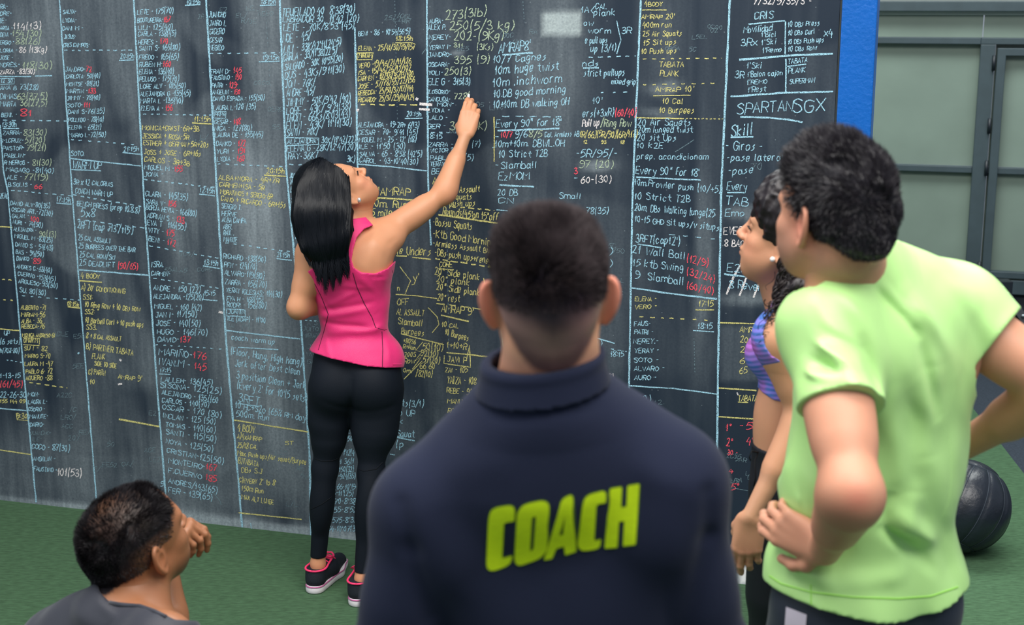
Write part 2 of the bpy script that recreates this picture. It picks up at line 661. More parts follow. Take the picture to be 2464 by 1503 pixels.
for k in range(2 * nm):
    a = math.pi * k / nm
    seam([(math.sin(t) * math.cos(a), math.sin(t) * math.sin(a), math.cos(t)) for t in np.linspace(math.radians(32), math.radians(148), 24)])
for t in (32, 148):
    t = math.radians(t)
    seam([(math.sin(t) * math.cos(a), math.sin(t) * math.sin(a), math.cos(t)) for a in np.linspace(0, 2 * math.pi, 40)])

# ================================================================== CHALK WRITING
# stroke alphabet on a grid: x 0-6, y 0-9 (baseline 2, cap height 8); '~' = smooth stroke
GL = {
 'A': '02_28_42 14_34', 'B': '02_08_~08.28.37.36.25.05 ~05.25.44.43.32.02', 'C': '~47.28.07.05.03.12.33.44', 'D': '02_08 ~08.28.46.44.22.02',
 'E': '48_08_02_42 05_35', 'F': '02_08_48 05_35', 'G': '~47.28.07.04.12.32.44.45 45_25', 'H': '02_08 42_48 05_45', 'I': '12_18', 'J': '18_48 ~38.34.22.03',
 'K': '02_08 48_05_42', 'L': '08_02_42', 'M': '02_08_25_48_42', 'N': '02_08_42_48', 'O': '~28.06.04.22.44.46.28', 'P': '02_08 ~08.28.47.45.25.05',
 'Q': '~28.06.04.22.44.46.28 33_51', 'R': '02_08 ~08.28.47.45.25.05 25_42', 'S': '~47.28.07.16.35.43.22.03', 'T': '08_48 28_22', 'U': '~08.04.22.44.48',
 'V': '08_22_48', 'W': '08_12_26_32_48', 'X': '02_48 08_42', 'Y': '08_25_48 25_22', 'Z': '08_48_02_42', 'Ñ': '02_08_42_48 ~09.19.29.39', 'É': '48_08_02_42 05_35 19_29',
 '0': '~28.06.04.22.34.36.28', '1': '05_28_22', '2': '~07.28.37.24.02 02_42', '3': '~07.28.37.25.15 ~15.35.43.22.03', '4': '28_04_44 36_31', '5': '48_18_05 ~05.26.44.33.12.02',
 '6': '~38.16.04.12.32.44.25.04', '7': '08_48_12 15_35', '8': '~25.07.28.47.25.03.22.43.25', '9': '~46.25.06.18.37.46.44.22.02',
 '(': '~29.16.14.21', ')': '~19.36.34.11', '/': '01_49', '-': '05_35', '+': '05_45 27_23', '.': '12_13', ':': '13_14 16_17', "'": '18_16', '"': '18_16 38_36', ',': '13_01',
 '%': '02_48 ~07.18.17.07 ~34.43.32.34', 'º': '~18.07.16.27.18', '!': '18_14 12_13', '♂': '~14.03.12.23.14 23_36_16 36_34', '♀': '~27.16.25.36.27 25_22 14_34',
 'a': '~35.16.04.12.33.35 ~36.34.42', 'b': '08_02 ~05.26.44.32.02', 'c': '~35.16.04.12.33', 'd': '48_42 ~45.26.04.12.43', 'e': '04_34 ~34.36.16.04.12.33', 'f': '~48.28.16.12 05_35',
 'g': '~36.16.04.13.34 ~36.33.20.01', 'h': '08_02 ~04.26.35.32', 'i': '16_12 17_18', 'j': '~26.22.10.01 27_28', 'k': '08_02 36_04_32', 'l': '~18.13.22', 'm': '06_02 ~05.16.25.22 ~25.36.45.42',
 'n': '06_02 ~04.16.35.32', 'o': '~26.05.03.12.33.35.16', 'p': '06_00 ~05.26.34.12.03', 'q': '~36.16.04.12.34 36_30', 'r': '06_02 ~04.16.36', 's': '~36.15.34.12.02', 't': '28_23_42 06_46',
 'u': '~06.03.12.33 36_32', 'v': '06_22_46', 'w': '06_12_25_32_46', 'x': '06_42 02_46', 'y': '06_23 46_20_00', 'z': '06_36_02_32', '[': '28_08_02_22', ']': '08_28_22_02', ' ': '',
}
GW = {'I': .35, '1': .45, '-': .6, '.': .25, ':': .3, "'": .25, '(': .45, ')': .45, ' ': .5, ',': .3, 'i': .35, 'l': .35, 'M': 1.15, 'W': 1.2, 'm': 1.15, 'w': 1.1, '"': .5, 't': .7, 'r': .7, 'j': .5, 'f': .7, '/': .7, 's': .75, 'º': .5}
RTX = random.Random(5)


def catmull(pts, n=4):
    if len(pts) < 3:
        return pts
    P = [pts[0]] + pts + [pts[-1]]
    out = []
    for i in range(1, len(P) - 2):
        p0, p1, p2, p3 = P[i - 1], P[i], P[i + 1], P[i + 2]
        for k in range(n):
            t = k / n
            out.append(tuple(0.5 * ((2 * p1[j]) + (-p0[j] + p2[j]) * t + (2 * p0[j] - 5 * p1[j] + 4 * p2[j] - p3[j]) * t * t + (-p0[j] + 3 * p1[j] - 3 * p2[j] + p3[j]) * t ** 3) for j in (0, 1)))
    out.append(pts[-1])
    return out


def glyph(ch):
    s = GL.get(ch)
    if s is None:
        s = GL.get(ch.upper(), '')
    st = []
    for part in s.split():
        segs = []
        if '~' in part and '_' in part:      # straight pieces followed by a smooth one
            a, b = part.split('~')
            pa = [x for x in a.split('_') if x]
            if len(pa) > 1:
                segs.append((False, pa))
            segs.append((True, b.split('.')))
        elif part[0] == '~':
            segs.append((True, part[1:].split('.')))
        else:
            segs.append((False, part.split('_')))
        for sm, ps in segs:
            q = [((int(p[0])) / 4.0 + RTX.uniform(-.05, .05), (int(p[1]) - 2) / 6.0 + RTX.uniform(-.035, .035)) for p in ps]
            st.append(catmull(q) if sm else q)
    return st


INK = {}
CH_OFF = 0.0048 + 0.0004


def ribbon(key, pts, w, closed=False):
    """pts in photograph px -> thin chalk ribbon lying on the board"""
    V, F = INK.setdefault(key, ([], []))
    n = len(pts)
    if n < 2:
        return
    L, R = [], []
    for i in range(n):
        a, b = pts[max(0, i - 1)], pts[min(n - 1, i + 1)]
        dx, dy = b[0] - a[0], b[1] - a[1]
        l = math.hypot(dx, dy) or 1
        nx, ny = -dy / l, dx / l
        ww = w / 2 * RTX.uniform(.82, 1.18)
        L.append((pts[i][0] + nx * ww, pts[i][1] + ny * ww))
        R.append((pts[i][0] - nx * ww, pts[i][1] - ny * ww))
    b0 = len(V)
    off = CH_OFF + RTX.uniform(0, .0003)
    for l, r in zip(L, R):
        V.append(tuple(onboard(l[0], l[1], off)))
        V.append(tuple(onboard(r[0], r[1], off)))
    for i in range(n - 1):
        k = b0 + 2 * i
        F.append((k, k + 2, k + 3, k + 1))


CW = {'b': 1.75, 'w': 1.9, 'g': 1.7, 'y': 1.7, 'r': 2.0, 'f': 1.3}


def write(blk, text, x0, y0, x1, y1, h, col='b', wmul=1.0, script=False):
    # split colour codes
    runs = []
    c = col
    i = 0
    while i < len(text):
        if text[i] == '^':
            c = text[i + 1]
            i += 2
            continue
        runs.append((text[i], c))
        i += 1
    adv = [GW.get(ch, .82 if not ch.islower() else .8) + .22 for ch, _ in runs]
    tot = sum(adv) - .22
    if tot <= 0:
        return
    ex = (x1 - x0) / tot
    dx, dy = (x1 - x0), (y1 - y0)
    sl = dy / max(dx, 1)
    x = 0
    small = sum(c_.isupper() for c_, _ in runs) >= 3 and any(c_.isdigit() or c_ == '-' for c_, _ in runs)
    for (ch, cc), a in zip(runs, adv):
        gx = x0 + x * ex
        gy = y0 + (gx - x0) * sl + RTX.uniform(-.06, .06) * h
        gw = (a - .22) * ex
        hh = h * RTX.uniform(.92, 1.08) * (.80 if (h <= 15 and ch.isupper() and small) else 1.0)
        sk = .10 + RTX.uniform(-.05, .07)
        for st in glyph(ch):
            pts = []
            for (u, v) in st:
                qx_ = gx + u * gw + sk * v * hh
                qy_ = gy - v * hh + (u * gw) * sl
                pts.append((qx_, qy_))
            ribbon((blk, cc), pts, CW[cc] * wmul * (1 + max(0, h - 13) * .03))
        x += a


def line(blk, col, pts, w=3, dash=None, jit=.8):
    """hand drawn chalk line through px points; dash = (on, off)"""
    P_ = []
    for (a, b) in zip(pts[:-1], pts[1:]):
        l = math.hypot(b[0] - a[0], b[1] - a[1])
        n = max(1, int(l / 14))
        for k in range(n):
            t = k / n
            P_.append((a[0] + (b[0] - a[0]) * t + RTX.uniform(-jit, jit) * .5, a[1] + (b[1] - a[1]) * t + RTX.uniform(-jit, jit) * .5))
    P_.append(pts[-1])
    if not dash:
        ribbon((blk, col), P_, w)
        return
    on, off = dash
    tot = 0
    for (a, b) in zip(pts[:-1], pts[1:]):
        L = math.hypot(b[0] - a[0], b[1] - a[1])
        d = RTX.uniform(0, off)
        while d < L:
            e = min(L, d + on * RTX.uniform(.75, 1.25))
            f = lambda t: (a[0] + (b[0] - a[0]) * t / L, a[1] + (b[1] - a[1]) * t / L + RTX.uniform(-.8, .8))
            ribbon((blk, col), [f(d), f((d + e) / 2), f(e)], w)
            d = e + off * RTX.uniform(.75, 1.25)


SHIFTED = ('second_column', 'third_column', 'fourth_column', 'fifth_column', 'sixth_column', 'seventh_column', 'tenth_column')


def block(blk, slope, h, txt, col='b'):
    """each line: x0 x1 y [h] [dy]|text"""
    for ln in txt.strip().split('\n'):
        a, t = ln.split('|', 1)
        q = [float(k) for k in a.split()]
        x0, x1, y = q[:3]
        if blk in SHIFTED:
            x0 += 2.2
        hh = q[3] if len(q) > 3 else h
        dy = q[4] if len(q) > 4 else slope * (x1 - x0)
        c = col
        if t.startswith('^'):
            c = t[1]
            t = t[2:]
        write(blk, t, x0, y, x1, y + dy, hh, c)

# column dividers
for pts, w in [([(0, 300), (8, 408), (19, 463), (56, 880), (87, 1208)], 3.4), ([(143, 0), (174, 470), (206, 880), (233, 1214)], 3.4), ([(322, 0), (346, 470), (375, 890), (402, 1235)], 4),
               ([(496, 0), (519, 410), (544, 820), (583, 1268)], 4.6), ([(673, 0), (689, 410), (707, 600), (726, 800), (745, 1100), (748, 1290)], 4.6), ([(854, 66), (861, 405)], 4.2),
               ([(1027, 0), (1030, 430), (1037, 590)], 4), ([(1542, 0), (1522, 470), (1514, 900), (1511, 1200)], 4.4), ([(1756, 0), (1735, 470), (1727, 940), (1724, 1240)], 5)]:
    line('dividers', 'b', pts, w)
line('dividers', 'f', [(950, 0), (955, 240), (962, 460)], 1.6, (3, 6))
line('dividers', 'f', [(1258, 0), (1262, 60)], 1.6, (3, 5))
line('dividers', 'f', [(1075, 500), (1080, 860)], 1.6, (6, 5))
line('dividers', 'f', [(1670, 810), (1672, 900)], 1.8, (4, 4))
line('dividers', 'f', [(590, 20), (640, 30), (652, 240)], 1.6, (4, 7))

block('first_column', .0, 12, '''0 19 21|RA-
0 28 37|DRE-
0 16 55|IE-
0 30 72|ARTA -
32 99 70 16|^w114(13)
0 28 88|DEIA -
30 99 88 15|^g154.(30)
0 34 107|ERGIO -
38 96 106 14|^g88(26)
0 42 126|LORIA -
46 112 126 14|^w86 (13Kg)
0 31 144|JOSE -
0 48 161|NDRÉS.-
54 125 166 17|^g118(30)
0 83 178|^wZARZA -83(30)
2 30 199 10|12 30
0 92 216 13|ANA B 73(28)
0 40 238|DIMAS
41 113 239 16|^g63(37,5)
0 38 256|MARTA
48 113 255 16|^g36(27,5)
3 41 281|BENI. -
49 77 280 17|^r81
5 40 305|13:30h
7 53 324|ZARRA-
57 111 326 15|^g83(30)
6 57 343|M.CRUZ-
60 107 345 15|^g57(20)
7 59 361|PASTOR-
64 110 362 14|^g79(21)
10 62 379|PABLIN-
10 70 396|R HERIOS -
78 123 398 14|^g81(30)
14 129 412 12 5|MAGAGO -81(40)
17 53 431|ALE -
57 115 433 15|^g77(19)
20 77 449|B.SOLIS -
83 101 453 10|^r66
136 171 485 12 3|17:15h
0 19 477 12|ZEAD
25 120 493 12 8|DAVID ALV-80(35)
28 126 508 12 12|OSCAR ART.-72(30)
29 70 524|GALAN. -
73 94 532 12 2|^r100
31 102 538 12 10|NURI - 74(50)
33 88 555 11 4|ALEJANDRA -
94 135 568 13 3|^g90(13)
35 126 572 12 12|MIGUEL M -83(25)
37 127 592 12 11|DAVID S - 54(43)
38 105 610 12 8|BAS - 94(50)
40 78 627|DANKO -
80 97 634|^r89
40 124 645 12 12|ANDRES C.-63(40)
43 133 662 12 16|CUERVO -153(45)
44 138 680 12 14|ARGUESO-93(30)
47 110 703 12 8|SU. 80(30)
161 190 735 11 3|^y18:15h
50 110 744 12 2|^yALBERTO -71
51 108 762|^yMIRIAM-56
51 100 777|^yALBA - 36
52 107 790|^yREBECA-76
54 132 810 11 2|^yMONICA ANDRESO-61
57 90 824|^yOMAR M
58 114 842 12 2|^ySU I - 82
60 121 861|^yMARIO S-70
59 127 880|^yLAURA M -47
62 126 898|^yPABLO 6- 72
62 126 914|^yAGUERO -88
67 95 953|MON-
68 114 971|LAURA L-
68 108 989|OSORIO -
71 115 1006|MANUTE-
72 106 1026|DARIO-
73 123 1046|^fJUANCHO-
77 100 1061|^fILE-
77 167 1080 15 6|COCO - 87(30)
80 133 1108|ANGELIN -
81 137 1132 13 5|FAUSTINO -
138 196 1143 18 4|^w101(53)
0 49 909 12|1-13-15
0 54 931 15|^r(61/45)
0 62 956 14|22-26-30
0 60 969 9|^y155 144 09
40 66 1006 12|^y9:30
10 22 807|UP
0 48 827 13|(6 sets)
0 46 849 12|h(70%-80)''')
line('first_column', 'b', [(0, 184), (75, 184)], 3)
line('first_column', 'b', [(85, 183), (125, 182)], 3)
line('first_column', 'b', [(0, 189), (34, 188), (34, 202), (0, 203)], 2)
line('first_column', 'b', [(0, 289), (160, 291)], 2.6, (9, 12))
line('first_column', 'b', [(7, 309), (46, 309)], 2.6)
line('first_column', 'b', [(19, 457), (173, 471)], 2.2, (8, 9))
line('first_column', 'b', [(136, 488), (172, 491)], 2.6)
line('first_column', 'b', [(45, 711), (193, 722)], 2.2, (7, 11))
line('first_column', 'y', [(163, 738), (193, 741)], 2.6)
line('first_column', 'y', [(56, 812), (95, 814), (94, 831), (56, 829)], 2)
line('first_column', 'y', [(63, 919), (162, 933)], 2.4, (9, 9))
line('first_column', 'y', [(0, 545), (30, 547)], 3)
line('first_column', 'y', [(0, 671), (30, 674)], 2.4, (8, 8))
line('first_column', 'y', [(0, 720), (38, 723)], 2.4, (7, 10))
line('first_column', 'y', [(0, 791), (49, 795)], 3)
line('first_column', 'b', [(0, 982), (67, 988)], 3)
line('first_column', 'y', [(39, 993), (41, 1009), (68, 1011)], 2)
line('first_column', 'y', [(0, 1082), (74, 1093)], 2.6)
line('first_column', 'b', [(14, 865), (55, 872)], 2.2, (6, 7))

block('second_column', .0, 12, '''149 184 33|SALVA-
148 184 54|LYDIA-
148 200 73|DANI M -
152 182 93|JESUS-
150 216 113|CRIS CAMPOS-
287 323 141 12|20:15h
155 220 172|JANDRO-^r72
157 240 189 12 -1|CARLOTA- 50(40)
157 237 207|MONTSE -81(21)
158 230 224|MARTIN -^r133
159 240 241 12 -1|JIMMY - 78(40)
160 216 258|SOTO-^r111
161 251 274 12 -1|DANI S-76(35)
162 249 293|POLLEDO - 78(40)
163 243 311|ELENA - 65(21)
163 254 330|MARIO L-72(50)
295 335 364|21:15h
168 203 375|SOTO.
172 243 405 18 2|WARM UP
174 271 443 14 6|3R x 12 CALORIAS
179 270 465 13 9|COACH WARM UP
183 335 495 15 18|BENCH PRESS (prep 10.8.8)
192 228 521 21 1|5x8
184 320 548 17 15|2RFT (cap ♂13'/♀15')
186 266 577 14 9|25 CAL ASSAULT
187 325 597 14 10|25 BURPEES OVER THE BAR
189 277 618 14 7|25 CAL ROW/SKI
189 275 638 15 5|25 DEADLIFT
281 332 645 15 4|^r(90/65)
192 239 668 14 3|^y4 BODY
193 301 697 14 9|^yA) 20' CONDITIONING
197 224 720 13 1|^ySS1:
202 337 738 14 12|^y10 Ring Row + 10 DBs Row
202 228 755 12 1|^ySS2:
203 345 776 13 11|^y10 Barbell Curl + 10 push ups
205 233 792 12 1|^ySS3.
205 291 813 13 8|^y8 + 8 CAL ASSAULT
205 320 839 14 16|^yB) PARTNER TABATA
219 252 862 13 3|^yPLANK
225 280 879 11 6|^ySIDE TO SIDE
211 253 900 12 3|^yC) PARTN
282 341 911 13 6|^yAMRAP 9'
214 228 923 11|^y10''')
line('second_column', 'b', [(149, 121), (326, 121)], 2.6, (8, 9))
line('second_column', 'b', [(287, 145), (323, 144)], 2.4)
line('second_column', 'b', [(164, 335), (337, 349)], 2.4, (7, 13))
line('second_column', 'b', [(295, 367), (338, 371)], 2.8)
line('second_column', 'b', [(168, 381), (339, 399)], 3)
line('second_column', 'b', [(172, 408), (243, 411)], 2.6)
line('second_column', 'b', [(176, 469), (345, 497)], 2.8, (9, 9))
line('second_column', 'b', [(180, 527), (350, 549)], 2.8, (9, 10))
line('second_column', 'b', [(190, 649), (360, 662)], 3.4)
line('second_column', 'y', [(191, 675), (245, 679)], 3)
line('second_column', 'y', [(286, 1008), (330, 1016), (384, 1026)], 4)
line('second_column', 'b', [(188, 848), (190, 851)], 6)
line('second_column', 'w', [(288, 868), (291, 864)], 6)
line('second_column', 'w', [(284, 924), (294, 923)], 4)

block('third_column', .0, 12, '''328 417 35 14 -3|LETE - 175(70)
328 409 54 14 -1|BOUTUREIRA-^r167
330 415 72 14|LILI- 125(40)
330 423 87 14|CARLA - 138(45)
330 404 107 14 -2|HERES - ^r170
332 433 122 14 -2|SANTI S- 165(80)
332 429 143 14|FREDO - 165(65)
333 411 161 14 -1|RUBEN H-^r160
333 418 178 14|ELENA - 136(40)
333 430 196 14|PELUSO - 175(70)
335 446 213 14|LORE ALV - 185(50)
335 458 231 14|ALEJANDRA G -135(45)
335 440 248 14|MARTA L -135(40)
337 415 266 14 0|ELENA A - ^r156
465 507 293 13|^y11:15h
340 479 313 14 3|^yMONICA+CRIST-6R+3B
340 454 332 14 4|^yJESSICA + ROSA-5R
342 502 349 14 6|^yESTHER + GERMAN-5R+20s
344 483 371 14 5|^yJOSS + JOSE - 6R+16s
345 456 388 14 11|^yCARLOS - 3R+3B
345 439 407 14 6|MIGUEL M -^r155
345 393 425 14 1|JONA -
479 517 463 13 3|12:15h
348 451 471 15 12|CLARA - 145(35)
349 423 490 14 8|SARA V- ^r156
349 472 503 14 18|BORJA HEVIA - 166(80)
352 443 523 15 14|ADRIAN S - ^r133
352 447 541 15 12|EVA T= 116(55)
355 419 559 15 10|VITY - ^r175
355 422 579 15 14|BENI - ^r172
489 525 637 13 3|13:15h
362 394 643 14|ISRA.
362 409 662 13 3|CARMEN-
489 518 711 12|15:15
367 482 698 15 7|ANDRE - 150 (22)
367 489 718 14 4|ALEJANDRA -125(20)
369 485 741 14 6|MIGUEL - 160 (42)
372 474 763 15|JAN I- 117(50)
373 482 783 15 3|JOSE - 140(50)
376 499 803 14 4|HUGO - 146(70)
377 458 822 14 2|DAVID-^r137
380 496 853 16 13|MARIÑO-^r176
380 496 877 16 14|IVAN.M - ^r145
383 411 896 11|17:15
385 511 918 14 9|LALLEH- 136(45)
383 533 932 15 16|SISONA- 125(25)
387 525 948 14 22|ALEJANDRO - 135/(60
388 503 968 14 12|CARLOS - 140(70)
389 533 984 15 22|OSCAR - 170 (80)
390 518 1005 14 16|INCLAN - 125 (50)
396 518 1026 14 16|TOMAS - 140(60)
397 520 1044 15 20|SANTI - 115(50)
397 513 1066 14 22|NOYA - 125(50)
400 538 1089 15 28|CRISTIAN-125(50)
403 521 1114 15 20|MONTEIRO-^r167
403 521 1136 15 24|F.CUERVO ^r185
403 523 1161 14 26|ANDRÉS/143(65)
403 511 1184 15 20|FER - 139(65)
384 394 1168 11|9
447 482 11 12|10:15h
474 490 45 12|^f2R''')
line('third_column', 'b', [(445, 13), (482, 11)], 2.8)
line('third_column', 'b', [(337, 274), (508, 277)], 2.6, (7, 10))
line('third_column', 'y', [(462, 296), (509, 298)], 3)
line('third_column', 'b', [(344, 431), (522, 452)], 2.8, (8, 9))
line('third_column', 'b', [(479, 467), (517, 471)], 2.8)
line('third_column', 'b', [(353, 590), (531, 622)], 2.4, (8, 10))
line('third_column', 'b', [(488, 639), (529, 646)], 2.6)
line('third_column', 'b', [(363, 668), (533, 694)], 2.4, (8, 9))
line('third_column', 'b', [(486, 720), (523, 723)], 2.6)
line('third_column', 'b', [(372, 829), (545, 840)], 2.2, (6, 11))
line('third_column', 'b', [(383, 899), (411, 901)], 2.2)
line('third_column', 'f', [(502, 1170), (530, 1205), (532, 1214)], 2)

block('fourth_column', .0, 12, '''626 664 9 12|18:15h
500 542 42 13|JUANCHO
501 544 62 13|JAIRO L
502 539 82 13|CICERO
502 534 103 13|CESAR
502 538 121 13|NEGIDO
630 672 144 12|19:15h
503 581 177 14 -1|FRAN D- ^r145
505 581 192 13 -1|FAUSTINO - ^r190
507 573 211 14|PATRI - ^r129-
509 578 227 13|ANGELIN - ^r190
510 636 243 13 -2|DAVID ESPADA - 155(50)
511 615 265 14 -2|LAURA L-120 (35)
514 541 280 11|PAPA
514 578 299 14|CESAR - ^r148
514 606 315 14 -1|NICA - 127(80)
515 632 330 14|LAURA DE - 155(45)
518 591 351 14|DANKO - ^r172
519 590 370 14 -1|YURI - ^r191
520 588 388 14|LYDIA - ^r160
639 685 417 13 1|^y20:15h
524 671 432 14 9|^yALBA+NORA - 4R+7R
526 636 449 14 9|^yCARMEN+ISA - 5R
528 655 467 14 12|^yMORATINOS + SERGIO-6R
530 687 483 14 18|^yCANO + RICARDO - 6R+15s
531 581 501 12 4|SERGIO T.
531 569 519 12 3|HERVE
532 592 533 12 5|ALBA CAMPA
535 559 551|ABEL
535 563 566|RAUL .
536 570 581 12 2|MANUTE
664 697 618 12 2|21:15h
535 639 621 14 11|RICHARD -138(50)
537 618 642 15 7|PFN - 124(70)
538 636 661 15 11|ALVARO-119(80)
539 641 684 15 9|ZARRA - 156(70)
542 678 703 14 13|YERAY IGLESIAS- 114(30)
543 633 724 14 3|EVA H - 168(45)
544 640 739 14 3|RODRI - 156(80)
547 588 755 11|JUANIN
545 639 771 13 6|ILE (ADAP) - 11'00
545 600 789 12|^fJAI   )+4
555 661 817 13 12|coach warm up
553 726 852 17 28|(Floor, Hang, High hang)
563 722 880 16 21|Jerk after best clean
566 736 910 17 26|3 position Clean + Jerk
568 739 933 17 34|(Every 2' for 10'(5 sets)
571 623 966 19 8|3RFT
564 741 980 15 34|10 HC+S2O (65% RM day)
566 648 1002 15 10|500m. Run
569 613 1036 16 5|^y4 BODY
568 629 1055 14 7|^yA)4xAMRAP
569 619 1077 13 3|^y25/18 CAL
569 737 1095 12 22|^yMax. Push ups/Air squat/Burpee
571 621 1114 13 8|^yB)TABATA
579 631 1136 12 3|^yDBs S.J
573 664 1160 13 8|^yC)EVERY 2' to 8'
579 634 1180 13 8|^y150m Run
579 658 1200 11 14|^yMAX ALT LUNGE
684 705 1070 9|^yST''')
line('fourth_column', 'b', [(625, 13), (664, 12)], 2.8)
line('fourth_column', 'b', [(499, 129), (672, 127)], 2.6, (9, 12))
line('fourth_column', 'b', [(623, 149), (673, 147)], 2.8)
line('fourth_column', 'b', [(513, 269), (544, 268), (543, 284), (513, 284), (513, 269)], 2)
line('fourth_column', 'b', [(516, 394), (690, 401)], 2.6, (7, 11))
line('fourth_column', 'y', [(636, 421), (688, 424)], 3)
line('fourth_column', 'b', [(534, 583), (707, 607)], 2.6, (8, 10))
line('fourth_column', 'b', [(665, 622), (702, 626)], 2.6)
line('fourth_column', 'b', [(545, 743), (590, 745), (591, 761), (546, 760), (545, 743)], 2.4)
line('fourth_column', 'w', [(526, 750), (537, 752)], 5)
line('fourth_column', 'b', [(544, 795), (640, 806), (722, 815)], 3.2)
line('fourth_column', 'b', [(573, 835), (670, 841)], 2.4)
line('fourth_column', 'b', [(572, 970), (623, 977)], 2.4)
line('fourth_column', 'y', [(563, 1010), (742, 1039)], 3.2)
line('fourth_column', 'y', [(573, 1233), (726, 1249)], 3)
line('fourth_column', 'b', [(603, 1258), (605, 1272)], 2)

block('fifth_column', .0, 14, '''677 853 39 19 -8|TEUFILADO 40  8'38(30)
678 863 54 17 -2|LABRADOR 30  11'42 (20)
680 852 75 17 -7|LETE - 70K/8'53"(45)
678 748 103 20 -8|NOE - 45/
680 820 129 18 -20|LILI - 33K/12'11(24'5)
680 810 148 18 -20|CARLA - 33/11'38(22'5)
682 824 170 17 -22|SALGADO - 30K 10'55(20)
683 828 191 18 -19|DUS - 43Ks/9'11(30)
683 758 212 19 -6|JON - 76K/
687 757 233 18 -6|ANDRE -45/
687 843 256 18 -13|JIMMY - 50K/9'42 (40)
687 843 276 17 -14|LORE - 43K/ 9'21(38)
686 842 294 19 -11|TRON - 66Ks/8'03(43)
687 845 311 18 -9|ELEN - 43K/ 11'11(30)
687 765 328 16 -4|SANTI - 70K/
690 856 346 15 -4|ALEJANDRA- 30K/11'42(22)
688 856 365 16 -5|ELENA G -28K/12'47(20)
691 765 384 16 -3|RAY-36K/
832 854 390 15|3K)
695 708 428 12|JON
695 706 445|YU
697 706 463|CH
699 706 479|J
699 706 497|S
704 716 541 13|^yJO
704 716 557 12|^yTR
708 715 575|IS
737 764 782 10|^fA S
727 766 796 10|^fJUITO
726 767 812 10|^fMIRIAM
738 770 838 10|^fJUG
735 770 856 10|^fWNIL
737 768 874 10|^fGAT
834 852 1042 13|27(
834 852 1060 13|50(
838 850 1026 12|8(
824 852 1095 13|1'12(4
816 851 1116 13|1 36(1
814 851 1135 13|150(32)
811 855 1151 13|-924(35)
803 855 1176 13|-66-10'19
799 850 1192 13|5-11'(25)
796 856 1212 13|-70-8'38
794 858 1232 13|-55-8'52
791 858 1257 13|-575-8'33
786 862 1278 13|54-10'07(30''')
line('fifth_column', 'b', [(685, 331), (767, 332), (766, 347), (686, 351), (685, 331)], 2.2)
line('fifth_column', 'b', [(688, 395), (740, 397)], 2.6, (9, 12))
line('fifth_column', 'b', [(730, 770), (765, 772)], 1.8, (6, 6))
line('fifth_column', 'f', [(815, 1240), (818, 1290)], 2)

block('sixth_column', .0, 13, '''860 986 86 14 -4|BENI - 86 - 10'54(56'5)
951 993 99 12 -1|^y18:15h
860 998 122 14 -3|^yELENA - 25/41/30/19/157
861 894 139 11|^yMIRIAM
860 989 164 14 -12|^yVERO -19/46/21/11/126
860 989 180 14 -11|^yISA - 15/46/26/12/102
859 994 196 14 -12|^yCARMEN - 18/38/35/13/100
859 998 214 14 -16|^yJOSE - 57/78/55/22/156
859 994 230 14 -12|^yREBECCA- 25/50/37/17/144
860 996 246 14 -7|^yRICARDO- 25/37/29/14/124
976 1014 280 12|20:15h
859 1008 306 14 1|ALEJANDRA - 19-2R+ 6(13)
860 1004 324 14|CESAR - 70- 9'41 (45)
861 1001 342 14 -1|MIGUEL M - 25 - 12' (18)
861 975 358 14|ILE - 11'50 (30)
863 1015 376 14 1|SALVA - 65 - 8'58 (42'5)
863 1005 391 14 5|CAROL - 43-10'40(30)
893 986 470 19 1|^yO'AMRAP
874 980 497 18 4|^y400m. Run
875 953 521 18 -1|^y0,5 miles
876 930 538 16|^y40 S
953 1036 611 19 4|^yle Unders
990 1008 676 20|^yy'
954 962 700 14|^yn
953 983 734 16|^yOFF
952 1020 757 14 3|^yAL ASSAULT
956 1016 779 15 6|^ySlamball
963 1020 803 15 6|^yBurpees
968 1000 824 11 3|^y+80S6
1014 1066 841 17 3|^y50(10)
968 1000 838 10 4|^yR+Run
1010 1054 855 13 2|^y92(10)
970 1000 858 11|^y200S
1015 1058 872 14 2|^y57(20)
970 998 874 13|^yRow
1008 1046 886 13 1|^y66 60
968 992 896 11|^y0m,
998 1040 905 15 2|^y/82(10)
964 1019 978 16|ts(3/1)
958 997 1000 15 2|p UP
958 971 1019 13|k
953 997 1050 16 2|Squat
950 972 1076 16|(p''')
line('sixth_column', 'y', [(951, 103), (993, 103)], 2.4)
line('sixth_column', 'y', [(859, 128), (898, 127), (895, 143), (859, 144), (859, 128)], 2.4)
line('sixth_column', 'y', [(859, 251), (1010, 253)], 3.2, (14, 11))
line('sixth_column', 'b', [(974, 285), (1017, 284)], 2.4)
line('sixth_column', 'b', [(863, 395), (940, 401), (1027, 411)], 3)
line('sixth_column', 'w', [(1000, 236), (1006, 240)], 6)
line('sixth_column', 'w', [(1009, 250), (1040, 252)], 6)
line('sixth_column', 'w', [(1008, 262), (1034, 264)], 6)
line('sixth_column', 'w', [(858, 264), (863, 266)], 6)
line('sixth_column', 'y', [(878, 474), (996, 481)], 3.6)
line('sixth_column', 'y', [(953, 615), (979, 616)], 3)
line('sixth_column', 'y', [(992, 619), (1037, 624)], 3)
line('sixth_column', 'y', [(962, 641), (988, 675), (975, 706)], 2)
line('sixth_column', 'y', [(952, 708), (1000, 711), (1052, 718)], 2.4)
line('sixth_column', 'y', [(966, 803), (1068, 829)], 2.6)
line('sixth_column', 'y', [(1017, 822), (1000, 843), (1016, 846), (998, 868), (1015, 858), (992, 888)], 1.8)
line('sixth_column', 'y', [(1030, 740), (1052, 762), (1056, 780), (1040, 800)], 2)
line('sixth_column', 'y', [(1016, 868), (972, 912)], 2)
line('sixth_column', 'b', [(946, 1050), (998, 1060)], 3)
line('sixth_column', 'b', [(938, 1092), (950, 1094)], 2.2)

